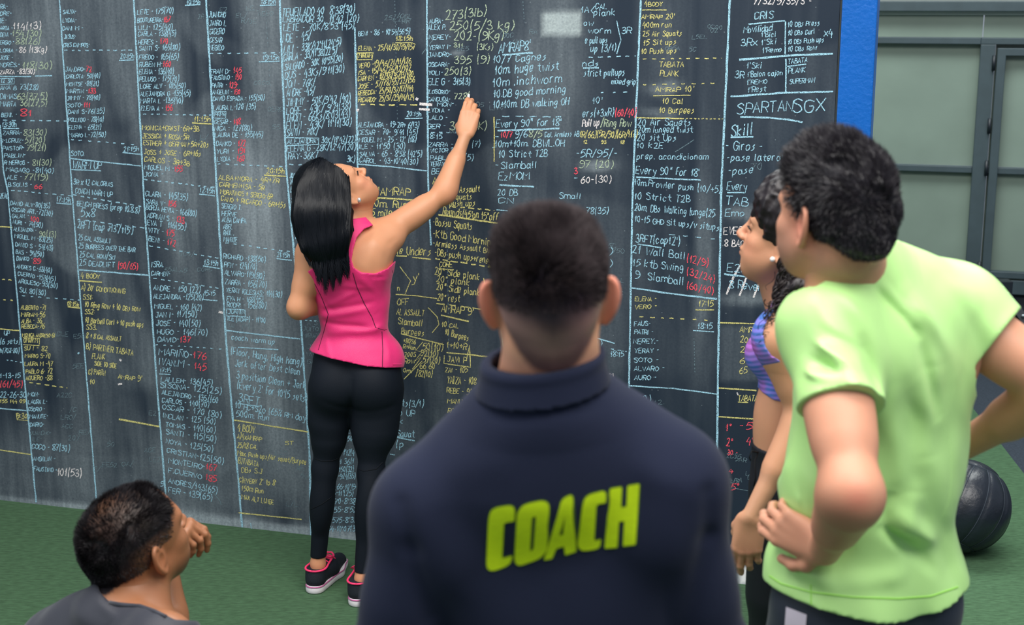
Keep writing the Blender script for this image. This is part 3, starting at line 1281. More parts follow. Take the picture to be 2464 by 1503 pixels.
block('seventh_column', .0, 13, '''1030 1066 56|AURA-
1070 1170 48 21 -12|^g273(3lb)
1028 1073 72|ALEX P.
1080 1237 72 21 -2|^g250(5/3 kg)
1030 1085 95 14|NEREY-
1090 1212 98 22 -3|^g202-(9Kg)
1030 1085 120 13 -3|YERAY I-
1089 1114 114 11|^g311
1145 1186 120 15|^g(3Ks)
1028 1087 137|JANDRO-
1028 1082 160|OSCARA-
1090 1178 154 19 -3|^g395 (9)
1028 1066 180|YOLI-
1067 1133 180 17|^g250(3)
1028 1131 204 16|ELE G - 315(3)
1027 1083 226|T.OSORIO-
1026 1084 244|CANCUDA-
1090 1130 238 15 -1|^g728(
1050 1093 256|MON-
1026 1083 270|LYDIA -
1028 1077 288|LALO -
1027 1073 309|GER -
1080 1171 312 20|^g36  (5K)
1026 1064 334|18:15
1029 1155 353 14|ZARRA - 17   (7)
1033 1090 367|VICTOR 3
1032 1139 385 14|PABLO 3  (5)
1033 1080 400|YERAY 4
1036 1069 418|BEA
1039 1064 442 17|^yAM
1103 1154 463 15 -2|^yAssault
1095 1135 480 14|^yquats
1080 1143 496 15|^ypush ups
1063 1198 517 18 14|^yRounds(45'on 15"off
1039 1136 541 18 12|^y-Bossu Squats
1039 1190 570 18 22|^y-Ktb Good Morning
1039 1190 592 15 18|^y-Armless Assault Bike
1044 1190 614 16 22|^y-DBs push ups+renega
1055 1088 642 13|^yCORE
1044 1154 659 16 14|^y20" Side plank
1048 1130 677 15 10|^y20" plank
1048 1154 697 16 14|^y20" Side plank
1050 1106 722 16 5|^y20" rest
1060 1139 750 18 9|^yAMRAP 9'
1061 1103 786 14 4|^y10 CAL
1069 1127 805 15 16|^y10 Burpees
1073 1122 836 15 5|^y1+10+R
1074 1122 870 14 4|^yJAVI P
1069 1125 896 14|^yZAI - 105
1073 1146 922 17 3|^yYAIZA - 108
1073 1136 944 15 6|^yREBE - 90
1074 1150 970 15 5|^yMANU - 131
1075 1140 994 15 3|^yROSA - 8
1073 1112 1018 15 1|^yLAW''')
line('seventh_column', 'b', [(1028, 318), (1140, 320)], 2.2, (8, 12))
line('seventh_column', 'y', [(1080, 496), (1189, 506)], 3, (12, 9))
line('seventh_column', 'y', [(1055, 516), (1198, 537)], 4)
line('seventh_column', 'y', [(1042, 621), (1185, 643)], 3, (14, 8))
line('seventh_column', 'y', [(1055, 646), (1092, 649)], 2)
line('seventh_column', 'y', [(1163, 668), (1168, 690), (1180, 700)], 2)
line('seventh_column', 'y', [(1048, 729), (1170, 745)], 2.6, (18, 12))
line('seventh_column', 'y', [(1061, 758), (1128, 773)], 3.4)
line('seventh_column', 'y', [(1074, 848), (1140, 854), (1214, 863)], 3)
line('seventh_column', 'y', [(1069, 855), (1068, 874), (1132, 883), (1130, 830), (1122, 868)], 2.4)
line('seventh_column', 'g', [(1204, 770), (1212, 850)], 2)
line('seventh_column', 'f', [(1015, 130), (1045, 92)], 2)

block('eighth_column', .0, 16, '''1200 1276 128 24 -8|AMRAP8'
1186 1314 152 18 -8|10/7 Cagnes
1191 1344 180 21 -12|10m. huge twist
1186 1351 208 21 -9|10m .inchworm
1188 1361 235 18 -12|10.DB good morning
1187 1368 260 18 -7|10+10m. DB walking OH
1193 1350 307 18 -5|Every 90" for 18'
1205 1232 331 14 -1|^r10/7
1240 1268 331 17 -1|9/6
1272 1304 331 17 -1|^g8/5
1311 1393 330 13 -2|Cal. Armless AB
1191 1357 354 17 -2|10m+10m. DBWL.OH
1200 1317 379 17 -2|10 Strict T2B
1205 1291 406 17 -2|Slamball
1199 1273 434 19 -1|EzMOM
1197 1245 470 16|20 DB
1200 1235 489 14|CN
1345 1398 478 14|Small
1397 1471 441 16 -3|^w60-(30)
1410 1464 514 16|78(35)
1440 1476 613 16|0)
1440 1476 641 16|g)
1416 1449 832 14|50)
1469 1501 858 13|18:15
1440 1475 912 13|^wth(18)
1455 1486 932 14|or)''')
line('eighth_column', 'b', [(1209, 132), (1282, 127)], 4.4)
line('eighth_column', 'b', [(1205, 280), (1355, 281)], 2.4, (16, 14))
line('eighth_column', 'b', [(1197, 314), (1346, 309)], 4)
line('eighth_column', 'y', [(1189, 281), (1189, 389)], 2.6)
line('eighth_column', 'b', [(1185, 355), (1191, 354)], 2)
line('eighth_column', 'b', [(1192, 328), (1200, 329)], 2.4)
line('eighth_column', 'b', [(1192, 397), (1199, 397)], 2.4)
line('eighth_column', 'b', [(1202, 445), (1285, 449)], 4)
line('eighth_column', 'b', [(1195, 505), (1222, 507)], 2.4)
line('eighth_column', 'b', [(1382, 428), (1389, 428)], 2.4)
line('eighth_column', 'b', [(1419, 808), (1479, 826)], 2.8)
line('eighth_column', 'b', [(1462, 838), (1508, 845)], 2.2, (8, 9))

block('ninth_column', .0, 14, '''1398 1417 30 15|1A
1433 1460 22 14|CAL
1429 1481 38 15 -1|plank
1405 1428 62 14|ow
1415 1469 81 15 -1|worm
1408 1461 104 15|e pull ups
1421 1482 125 16 -3|up (3/1)
1495 1519 80 16|3R
1401 1441 160 16|nds
1404 1503 184 17 -2|strict pullups
1471 1530 202 14 2|mixed grip
1426 1449 249 15|10'
1402 1477 281 18 -2|ers(+3xR)
1480 1530 279 18|^r(60/40)
1401 1442 305 17 -3|^wPull up
1445 1519 305 18|^g/Ring Row
1395 1533 330 16 1|^y1R/66)(5R/90)(6R/117)
1404 1502 345 8 1|^y12        93        18
1386 1485 378 18|-5R/95/-
1394 1476 402 17 2|^g97 (20)
1381 1389 418 16|^r3''')
line('ninth_column', 'b', [(1432, 14), (1422, 26), (1429, 33)], 2)
line('ninth_column', 'b', [(1484, 49), (1494, 96), (1484, 130)], 2.4)
line('ninth_column', 'b', [(1415, 138), (1530, 135)], 2.6, (10, 11))
line('ninth_column', 'b', [(1403, 164), (1441, 163)], 3)
line('ninth_column', 'b', [(1432, 223), (1525, 221)], 2.4, (8, 19))

block('tenth_column', .0, 14, '''1548 1594 15 13|^y4BODY
1541 1624 46 13 -1|^yAMRAP 20'
1544 1616 66 13|^y400m run
1544 1640 88 13 -2|^y25 Air Squats
1546 1627 109 13 -2|^y15 Sit ups
1541 1628 130 13 -3|^y10 Push ups
1584 1645 161 13|^yTABATA
1586 1632 183 13|^yPLANK
1575 1670 221 14|^yAMRAP 10'
1592 1643 250 14|^y10 Cal
1584 1670 272 14|^y10 Burpees
1532 1662 302 16 1|20 Air Squets
1533 1667 319 15|20m lunged twist
1530 1627 338 16 2|20 sit Ups
1530 1595 356 14|10 k2E
1530 1704 383 14 1|prep. acondicionam
1527 1683 418 18 5|Every 90" for 18'
1524 1734 445 16 20|10m.Prowler push (10/+5)
1524 1660 479 16 8|10 Strict T2B
1524 1720 506 17 16|20m. DBs Walking lunge(25
1525 1730 533 15 22|10-15 GHD Sit ups/V situps
1527 1636 582 19 8|3RFT(cap12')
1519 1649 608 18 16|21 Wall Ball
1650 1704 628 17 14|^r(12/9)
1521 1645 639 18 14|15 ktb Swing
1650 1720 660 17 20|^r(32/24)
1526 1645 668 18 18|9  Slamball
1650 1717 694 17 14|^r(60/40)
1526 1580 724 13|^yELENA -
1525 1581 743 13|^yVERO -
1679 1716 737 15|^y17:15
1677 1714 791 14|18:15
1524 1565 784 14|FAUS-
1524 1572 804 14|PATRI -
1522 1585 826 14|NEREY.-
1524 1586 849 14|YERAY -
1523 1585 871 14|SOTO -
1523 1599 892 14|ALVARO -
1524 1580 914 14|AURO -
1528 1566 968 18|60)
1572 1600 972 9|^f(2.''')
line('tenth_column', 'y', [(1545, 24), (1604, 24)], 2.4)
line('tenth_column', 'y', [(1540, 142), (1736, 140)], 2.2, (8, 12))
line('tenth_column', 'y', [(1535, 204), (1736, 200)], 2.2, (9, 16))
line('tenth_column', 'y', [(1572, 230), (1662, 229)], 2)
line('tenth_column', 'y', [(1530, 283), (1640, 285)], 3)
line('tenth_column', 'y', [(1640, 285), (1738, 286)], 2.2, (5, 5))
line('tenth_column', 'b', [(1530, 426), (1686, 433)], 3)
line('tenth_column', 'f', [(1625, 365), (1670, 336)], 2)
line('tenth_column', 'b', [(1534, 587), (1592, 596)], 3)
line('tenth_column', 'b', [(1600, 563), (1720, 575)], 2, (12, 22))
line('tenth_column', 'b', [(1519, 692), (1620, 707), (1725, 719)], 4)
line('tenth_column', 'y', [(1673, 745), (1718, 745)], 2.6)
line('tenth_column', 'y', [(1525, 761), (1720, 771)], 2.4, (9, 17))
line('tenth_column', 'b', [(1668, 795), (1718, 798)], 2.6)
line('tenth_column', 'b', [(1514, 928), (1620, 934), (1726, 948)], 3)

block('eleventh_column', .0, 15, '''1813 1953 10 17|^w7/32/9/35/3 -
1816 1860 46 18 -2|CRIS
1789 1857 80 16 -6|Movilidad
1832 1867 90 13 -2|1'Bici
1782 1822 112 18 -2|3Rx
1832 1868 108 13 -2|1'Ski
1835 1881 127 12 -3|1'Remo
1896 1972 65 13 -4|10 DBs Press
1896 1960 86 13 -5|10 DBs Curl
1896 1982 106 13 -5|10 DBs Push ups
1982 2003 88 19|x4
1896 1965 124 13 -4|10 DBs Row
1797 1833 165 14 -2|1'Ski
1768 1790 189 18 -2|3R
1798 1883 185 13 -4|1'Balon cajon
1797 1845 204 13 -3|1'REMO
1799 1843 222 13 -2|1'Rest
1896 1942 154 12 -4|TABATA
1897 1937 177 13 -3|PLANK
1900 1960 202 12 -3|SUPERMAN
1773 1906 276 26 -10|SPARTAN
1908 1984 270 32 -2|SGX
1758 1810 327 28 -2|Skill
1746 1835 361 20|- Giros -
1749 1885 387 17|-pase lateral
1752 1822 420 17 -4|-pase 
1804 1835 412 18 -4|^f70
1749 1797 458 19 -1|Every
1745 1800 492 20 4|TAB
1745 1792 520 17|Emo
1741 1798 564 18 -1|^wEVERY
1743 1800 592 17 3|^w8 BACK
1749 1845 652 20 8|E2MOM
1867 1880 664 19|(
1755 1857 692 19 10|8 Reverse
1780 1830 799 14 2|^yAMRAP
1781 1800 824 15|^y20
1781 1792 848 14|^y2
1780 1792 874 14|^y6
1779 1798 898 15|^y65
1776 1822 965 14|^yTABATA
1746 1762 1036 18|^r1º
1780 1790 1030 12|^r-
1796 1812 1032 18|^r5
1747 1764 1072 18|^r2º
1796 1812 1068 16|^r4'
1750 1775 1094 12|^r30 -
1752 1764 1138 10|^r4
1758 1780 1178 15|^r5º''')
L11 = 'eleventh_column'
line(L11, 'b', [(1801, 58), (1889, 50)], 3.2)
line(L11, 'b', [(1890, 52), (1889, 130)], 3.4)
line(L11, 'b', [(1779, 144), (1890, 134), (2004, 129)], 4.6)
line(L11, 'b', [(1891, 141), (1891, 221)], 3.4)
line(L11, 'b', [(1894, 160), (1940, 154)], 2.6)
line(L11, 'b', [(1758, 232), (1890, 223), (2005, 220)], 4.4)
line(L11, 'b', [(1781, 281), (1848, 283), (1900, 288), (1931, 294)], 4.2)
line(L11, 'b', [(1758, 330), (1813, 329)], 3.4)
line(L11, 'b', [(1750, 463), (1790, 463)], 3)
line(L11, 'b', [(1742, 659), (1800, 666), (1850, 678)], 4)
for x in (1784, 1815, 1849, 1876):
    line(L11, 'w', [(x, 632 + (x - 1784) * .12), (x - 20, 668 + (x - 1784) * .1), (x - 36, 708 + (x - 1784) * .12)], 4.4)
line(L11, 'y', [(1730, 776), (1830, 779)], 3)
line(L11, 'y', [(1730, 933), (1820, 939)], 3)
line(L11, 'y', [(1776, 967), (1800, 968)], 2)
line(L11, 'w', [(1773, 944), (1776, 950)], 3.4)
line(L11, 'y', [(1728, 1002), (1822, 1008)], 3)
line(L11, 'f', [(1742, 1170), (1800, 1180)], 1.6)

# faint half wiped scribbles left from older lists
GR = random.Random(11)
for (x0, y0, x1, y1, n) in [(500, 20, 650, 60, 5), (560, 200, 660, 330, 5), (1600, 60, 1740, 130, 5), (1180, 30, 1290, 110, 4), (380, 600, 480, 660, 4), (1080, 120, 1180, 340, 5),
                            (100, 950, 200, 1060, 6), (220, 960, 370, 1140, 7), (1740, 1090, 1810, 1190, 6), (620, 1080, 730, 1230, 5), (1430, 520, 1510, 800, 5), (60, 720, 180, 900, 4), (900, 20, 1010, 60, 4), (450, 330, 510, 350, 2)]:
    for _ in range(n):
        a, b = GR.uniform(x0, x1), GR.uniform(y0, y1)
        t = ''.join(GR.choice('RCA5O20EL/') for _ in range(GR.randint(2, 4)))
        write('faint_old_marks', t, a, b, a + 9 * len(t), b + GR.uniform(-2, 3), 11, 'f')

CCOL = {'b': (165, 212, 232), 'w': (236, 230, 230), 'g': (182, 200, 172), 'y': (222, 214, 136), 'r': (240, 92, 108), 'f': (130, 158, 168)}
CNAME = {'b': 'pale blue', 'w': 'white', 'g': 'greenish', 'y': 'yellow', 'r': 'red', 'f': 'faint grey'}
CMAT = {}
for k_, c_ in CCOL.items():
    m_ = bpy.data.materials.new('chalk_' + CNAME[k_].replace(' ', '_'))
    m_.use_nodes = True
    nt_ = m_.node_tree
    b_ = nt_.nodes['Principled BSDF']
    b_.inputs['Base Color'].default_value = (*lin(c_), 1)
    b_.inputs['Roughness'].default_value = 0.95
    b_.inputs['Specular IOR Level'].default_value = 0.05
    tc_ = nt_.nodes.new('ShaderNodeTexCoord')
    n_ = nt_.nodes.new('ShaderNodeTexNoise')
    n_.inputs['Scale'].default_value = 420
    n_.inputs['Detail'].default_value = 2
    nt_.links.new(tc_.outputs['Object'], n_.inputs['Vector'])
    r_ = nt_.nodes.new('ShaderNodeMapRange')
    r_.inputs['From Min'].default_value = 0.36
    r_.inputs['From Max'].default_value = 0.52
    r_.inputs['To Min'].default_value = 0.12 if k_ != 'f' else 0.0
    r_.inputs['To Max'].default_value = 1.0 if k_ != 'f' else 0.6
    nt_.links.new(n_.outputs['Fac'], r_.inputs['Value'])
    nt_.links.new(r_.outputs['Result'], b_.inputs['Alpha'])
    CMAT[k_] = m_
for (blk_, c_), (V_, F_) in INK.items():
    o_ = mesh_obj('chalk_writing' if blk_ != 'dividers' else 'chalk_divider', V_, F_, CMAT[c_], chalkboard)
    tag(o_, kind='stuff')
    o_['label'] = '%s chalk %s' % (CNAME[c_], 'dividing lines' if blk_ == 'dividers' else 'writing in the ' + blk_.replace('_', ' ') if 'column' in blk_ else 'half wiped marks')

# ================================================================== VOLUME MODELLING (distance fields meshed with OpenVDB)
import openvdb as vdb
V3 = lambda *a: np.array(a, np.float32)
A_ = lambda v: np.array(v, np.float32)
BAND = 0.036


def nrm(v):
    v = np.asarray(v, np.float32)
    return v / (np.linalg.norm(v) + 1e-9)


class RC:
    """tapered capsule; flat=(axis, factor) squashes the section"""

    def __init__(s, a, b, ra, rb, k=0.02, flat=None):
        s.a, s.b, s.ra, s.rb, s.k, s.flat = A_(a), A_(b), ra, rb, k, flat

    def grow(s, g, k=None):
        return RC(s.a, s.b, s.ra + g, s.rb + g, s.k if k is None else k, s.flat)

    def bbox(s):
        r = max(s.ra, s.rb) * (max(1, s.flat[1]) if s.flat else 1)
        return np.minimum(s.a, s.b) - r, np.maximum(s.a, s.b) + r

    def ev(s, P):
        ab = s.b - s.a
        pa = P - s.a
        t = np.clip((pa @ ab) / (ab @ ab + 1e-12), 0, 1)
        v = pa - t[..., None] * ab
        l2 = (v * v).sum(-1)
        if s.flat:
            vn = v @ A_(s.flat[0])
            l2 = l2 - vn * vn + (vn / s.flat[1]) ** 2
        return np.sqrt(np.maximum(l2, 0)) - (s.ra + (s.rb - s.ra) * t)


class EL:
    def __init__(s, c, R, M=None, k=0.02):
        s.c, s.R, s.k = A_(c), A_(R), k
        s.M = np.eye(3, dtype=np.float32) if M is None else A_(M)   # columns = axes

    def grow(s, g, k=None):
        return EL(s.c, s.R + g, s.M, s.k if k is None else k)

    def bbox(s):
        e = np.abs(s.M) @ s.R
        return s.c - e, s.c + e

    def ev(s, P):
        q = (P - s.c) @ s.M
        k0 = np.sqrt(((q / s.R) ** 2).sum(-1))
        k1 = np.sqrt(((q / (s.R * s.R)) ** 2).sum(-1)) + 1e-6
        return k0 * (k0 - 1) / k1


class FN:
    def __init__(s, fn, lo, hi, k=0.01):
        s.fn, s.lo, s.hi, s.k = fn, A_(lo), A_(hi), k

    def bbox(s):
        return s.lo, s.hi

    def ev(s, P):
        return s.fn(P)


class Field:
    def __init__(s, lo, hi, h):
        s.h = h
        s.lo = np.floor(A_(lo) / h) * h
        s.n = np.ceil((A_(hi) - s.lo) / h).astype(int) + 1
        s.a = np.full(s.n, BAND, np.float32)

    def win(s, lo, hi, m=BAND):
        i0 = np.clip(np.floor((A_(lo) - m - s.lo) / s.h).astype(int), 0, s.n)
        i1 = np.clip(np.ceil((A_(hi) + m - s.lo) / s.h).astype(int) + 1, 0, s.n)
        if np.any(i1 <= i0):
            return None, None
        ax = [s.lo[j] + np.arange(i0[j], i1[j]) * s.h for j in range(3)]
        P = np.stack(np.meshgrid(*ax, indexing='ij'), -1).astype(np.float32)
        return tuple(slice(i0[j], i1[j]) for j in range(3)), P

    def add(s, prims):
        for p in prims:
            sl, P = s.win(*p.bbox())
            if sl is None:
                continue
            b = p.ev(P)
            a = s.a[sl]
            k = max(p.k, 1e-4)
            h = np.maximum(k - np.abs(a - b), 0) / k
            s.a[sl] = np.minimum(np.minimum(a, b) - h * h * k * 0.25, BAND)
        return s

    def cut(s, prims):
        """smooth subtraction"""
        for p in prims:
            sl, P = s.win(*p.bbox())
            if sl is None:
                continue
            b = -p.ev(P)
            a = s.a[sl]
            k = max(p.k, 1e-4)
            h = np.maximum(k - np.abs(a - b), 0) / k
            s.a[sl] = np.minimum(np.maximum(a, b) + h * h * k * 0.25, BAND)
        return s

    def near(s, fn, lim=None):
        """apply fn(P, d) on voxels close to the surface"""
        m = np.abs(s.a) < (BAND * 0.99 if lim is None else lim)
        ix = np.argwhere(m)
        P = (s.lo + ix * s.h).astype(np.float32)
        s.a[m] = np.clip(fn(P, s.a[m]), -BAND, BAND)
        return s

    def clip(s, fn):
        """intersection with half spaces: fn(P) > 0 is removed; evaluated near surface and inside"""
        m = s.a < BAND * 0.99
        ix = np.argwhere(m)
        P = (s.lo + ix * s.h).astype(np.float32)
        s.a[m] = np.clip(np.maximum(s.a[m], fn(P)), -1, BAND)
        return s

    def mesh(s):
        g = vdb.FloatGrid(BAND)
        g.copyFromArray(np.ascontiguousarray(np.clip(s.a, -BAND, BAND)))
        pts, quads = vdb.FloatGrid.convertToQuads(g, 0.0)
        V = pts * s.h + s.lo
        if len(quads):       # drop the caps where the volume meets the edge of its box
            hi = s.lo + (s.n - 1) * s.h
            e = ((V < s.lo + 1.3 * s.h) | (V > hi - 1.3 * s.h)).any(1)
            quads = quads[~e[quads].all(1)]
        if len(quads):
            a, b, c, d = (V[quads[:, i]] for i in range(4))
            n = np.cross(c - a, d - b)
            cen = (a + c) / 2
            if (n * (cen - V.mean(0))).sum() < 0:
                quads = quads[:, ::-1]
        return V.astype(np.float32), quads.astype(np.int32)


def make_mesh(name, fields, mat, parent=None, colfn=None):
    Vs, Fs, n = [], [], 0
    for f in fields:
        V, F = f.mesh() if isinstance(f, Field) else f
        Vs.append(V)
        Fs.append(F + n)
        n += len(V)
    V = np.concatenate(Vs)
    F = np.concatenate(Fs)
    o = mesh_obj(name, V, F, mat, parent, True)
    if colfn is not None:
        c = np.ones((len(o.data.vertices), 4), np.float32)
        co = np.empty(len(o.data.vertices) * 3, np.float32)
        o.data.vertices.foreach_get('co', co)
        co = co.reshape(-1, 3)
        if parent is not None:
            pass
        c[:, :3] = colfn(co)
        at = o.data.attributes.new('Col', 'FLOAT_COLOR', 'POINT')
        at.data.foreach_set('color', c.ravel())
    return o


def bvh_of(o):
    me = o.data
    co = np.empty(len(me.vertices) * 3, np.float32)
    me.vertices.foreach_get('co', co)
    return BVHTree.FromPolygons([tuple(v) for v in co.reshape(-1, 3).tolist()], [tuple(p.vertices) for p in me.polygons])


def hit(bvh, px, py):
    h = bvh.ray_cast(CAM, pdir(px, py).normalized())
    return h[0], h[1]


def drape(name, bvh, lines, width, lift, mat, parent, step=6):
    """ribbon sewn on a surface along photograph positions"""
    V, F = [], []
    for pts in lines:
        fine = []
        for a, b in zip(pts[:-1], pts[1:]):
            n = max(1, int(math.hypot(b[0] - a[0], b[1] - a[1]) / step))
            fine += [(a[0] + (b[0] - a[0]) * k / n, a[1] + (b[1] - a[1]) * k / n) for k in range(n)]
        fine.append(pts[-1])
        H = [hit(bvh, *q) for q in fine]
        H = [h for h in H if h[0] is not None]
        if len(H) < 2:
            continue
        b0 = len(V)
        for i, (p, nn) in enumerate(H):
            t = H[min(i + 1, len(H) - 1)][0] - H[max(i - 1, 0)][0]
            sd = t.cross(nn)
            if sd.length < 1e-9:
                sd = Vector((1, 0, 0))
            sd.normalize()
            V += [p + sd * width / 2 - nn * .001, p + sd * width * .3 + nn * lift, p - sd * width * .3 + nn * lift, p - sd * width / 2 - nn * .001]
        for i in range(len(H) - 1):
            for j in range(3):
                k = b0 + 4 * i + j
                F.append((k, k + 1, k + 5, k + 4))
    return mesh_obj(name, [tuple(v) for v in V], F, mat, parent, True) if V else None


# ------------------------------------------------------------------ anatomy
def frame(fwd, up=(0, 0, 1)):
    """columns right, forward, up"""
    f = nrm(fwd)
    r = nrm(np.cross(f, up))
    u = np.cross(r, f)
    return np.stack([r, f, u], 1)


def rot(M, axis, deg):
    """rotate frame M about its own axis (0 right,1 fwd,2 up)"""
    ax = Vector(M[:, axis].tolist())
    R = A_(Matrix.Rotation(math.radians(deg), 3, ax))
    return R @ M


def head_prims(c, M, s=1.0, female=False, ears=True, ear_out=.75):
    c = A_(c)
    L = lambda x, y, z: c + M @ (V3(x, y, z) * s)
    E = lambda x, y, z, a, b, d, k=.02, Mm=None: EL(L(x, y, z), V3(a, b, d) * s, M if Mm is None else Mm, k * s)
    Rr = lambda p, q, a, b, k=.01: RC(L(*p), L(*q), a * s, b * s, k * s)
    f = 0.93 if female else 1.0
    P = [E(0, -.016, .040, .0765, .098, .086), E(0, -.050, .012, .066, .062, .062, .03), E(0, .034, .030, .066, .062, .072, .03),
         E(0, .030, -.030, .060 * f, .060, .068, .03), E(0, .048, -.068, .042 * f, .040, .034, .03),
         E(0, .065, -.090, .017 * f, .015, .015, .026), E(.034 * f, .052, -.046, .026, .028, .034, .03), E(-.034 * f, .052, -.046, .026, .028, .034, .03),
         Rr((.054 * f, .004, -.040), (.016, .056, -.088), .015, .014, .03), Rr((-.054 * f, .004, -.040), (-.016, .056, -.088), .015, .014, .03),
         E(.040 * f, .062, -.016, .020, .018, .014, .022), E(-.040 * f, .062, -.016, .020, .018, .014, .022),
         E(0, .086, .030, .046, .010, .010, .02),
         Rr((0, .094, .020), (0, .112, -.016), .0065, .0095, .012), E(0, .110, -.021, .0125, .012, .009, .008),
         E(.011, .102, -.024, .008, .010, .007, .006), E(-.011, .102, -.024, .008, .010, .007, .006),
         E(0, .092, -.050, .024, .012, .0065, .007), E(0, .090, -.061, .021, .012, .0075, .006), E(0, .086, -.040, .020, .010, .012, .012)]
    C = [E(.031, .096, .010, .017, .013, .011, .014), E(-.031, .096, .010, .017, .013, .011, .014), E(0, .108, -.0555, .020, .009, .0018, .003),
         E(.005, .107, -.031, .0035, .005, .003, .003), E(-.005, .107, -.031, .0035, .005, .003, .003)]
    Q = [E(.031, .078, .009, .0125, .0125, .0125, .003), E(-.031, .078, .009, .0125, .0125, .0125, .003)]
    lid = [E(.031, .0795, .0145, .0145, .0128, .0075, .004), E(-.031, .0795, .0145, .0145, .0128, .0075, .004)]
    Er = []
    if ears:
        for sg in (1, -1):
            o = nrm(V3(sg * ear_out, -.62, 0))
            n = nrm(V3(sg * .62, ear_out, 0))
            root = V3(sg * (.0745 * (f * .5 + .5)), .002, -.004)
            ep = lambda a, z, q=0: tuple(root + o * a + V3(0, 0, z) + n * q)
            pts = [ep(.002, .014), ep(.010, .030), ep(.021, .036), ep(.030, .029), ep(.033, .012), ep(.028, -.006), ep(.019, -.021), ep(.010, -.031), ep(.002, -.028)]
            rad = [.0032, .0038, .0040, .0040, .0038, .0038, .0042, .0062, .0056]
            fine = []
            for i in range(len(pts) - 1):
                p0, p1, p2, p3 = (np.array(pts[max(0, min(len(pts) - 1, j))]) for j in (i - 1, i, i + 1, i + 2))
                for k_ in range(4):
                    t = k_ / 4
                    fine.append((tuple(.5 * (2 * p1 + (p2 - p0) * t + (2 * p0 - 5 * p1 + 4 * p2 - p3) * t * t + (3 * p1 - p0 - 3 * p2 + p3) * t ** 3)), rad[i] * (1 - t) + rad[i + 1] * t))
            fine.append((pts[-1], rad[-1]))
            for i in range(len(fine) - 1):
                Er.append(Rr(fine[i][0], fine[i + 1][0], fine[i][1], fine[i + 1][1], .0015))
            Me = M @ np.stack([o, n, V3(0, 0, 1)], 1)
            Er.append(EL(L(*ep(.013, .004, -.003)), V3(.020, .0055, .032) * s, Me, .006 * s))
            Er.append(EL(L(*ep(.002, -.002, -.004)), V3(.012, .009, .024) * s, Me, .01 * s))
            Er.append(('cut', EL(L(*ep(.013, .002, .007)), V3(.011, .0065, .015) * s, Me, .004 * s)))
    return dict(head=P, cut=C, eyes=Q, lids=lid, ears=Er)


def add_head(fld, H):
    fld.add(H['head']).cut(H['cut']).add(H['eyes']).add(H['lids'])
    for e in H['ears']:
        if isinstance(e, tuple):
            fld.cut([e[1]])
        else:
            fld.add([e])
    return fld


def arm_prims(sh, el, wr, s=1.0, fl=1.0):
    """fl: thickness factor"""
    sh, el, wr = A_(sh), A_(el), A_(wr)
    u = nrm(el - sh)
    f = nrm(wr - el)
    t = fl
    # triceps side = away from the fold
    out = nrm(u - f * float(u @ f) * 1.0) if abs(float(u @ f)) < .99 else nrm(np.cross(u, V3(1, 0, 0)))
    up = [RC(sh, el, .050 * t * s, .038 * t * s, .03), RC(sh + u * .05, el - u * .09 * s, .044 * t * s, .038 * t * s, .03),
          EL((sh + el) / 2 + out * .010 * s, V3(.042 * t, .042 * t, .095) * s, frame(np.cross(u, V3(.3, .2, .9)), u), .02),
          EL(el + out * .006 * s, V3(.030 * t, .030 * t, .034) * s, frame(np.cross(u, V3(.3, .2, .9)), u), .02)]
    fo = [RC(el, wr, .037 * t * s, .0235 * t * s, .03), RC(el + f * .03 * s, el + f * .13 * s, .041 * t * s, .031 * t * s, .03)]
    return up, fo


def leg_prims(hip, kn, an, s=1.0, fl=1.0, back=(0, -1, 0)):
    hip, kn, an, bk = A_(hip), A_(kn), A_(an), nrm(back)
    t = fl * s
    th = nrm(kn - hip)
    sh = nrm(an - kn)
    up = [RC(hip, kn, .084 * t, .051 * t, .04), RC(hip + th * .05, hip + th * .22 * s, .078 * t, .068 * t, .04)]
    lo = [RC(kn, an, .046 * t, .033 * t, .03), EL(kn + sh * .13 * s + bk * .018 * s, V3(.048 * t, .048 * t, .115 * s), frame(bk, sh), .03), EL(kn - bk * .012, V3(.045 * t, .045 * t, .05 * t), None, .02)]
    return up, lo


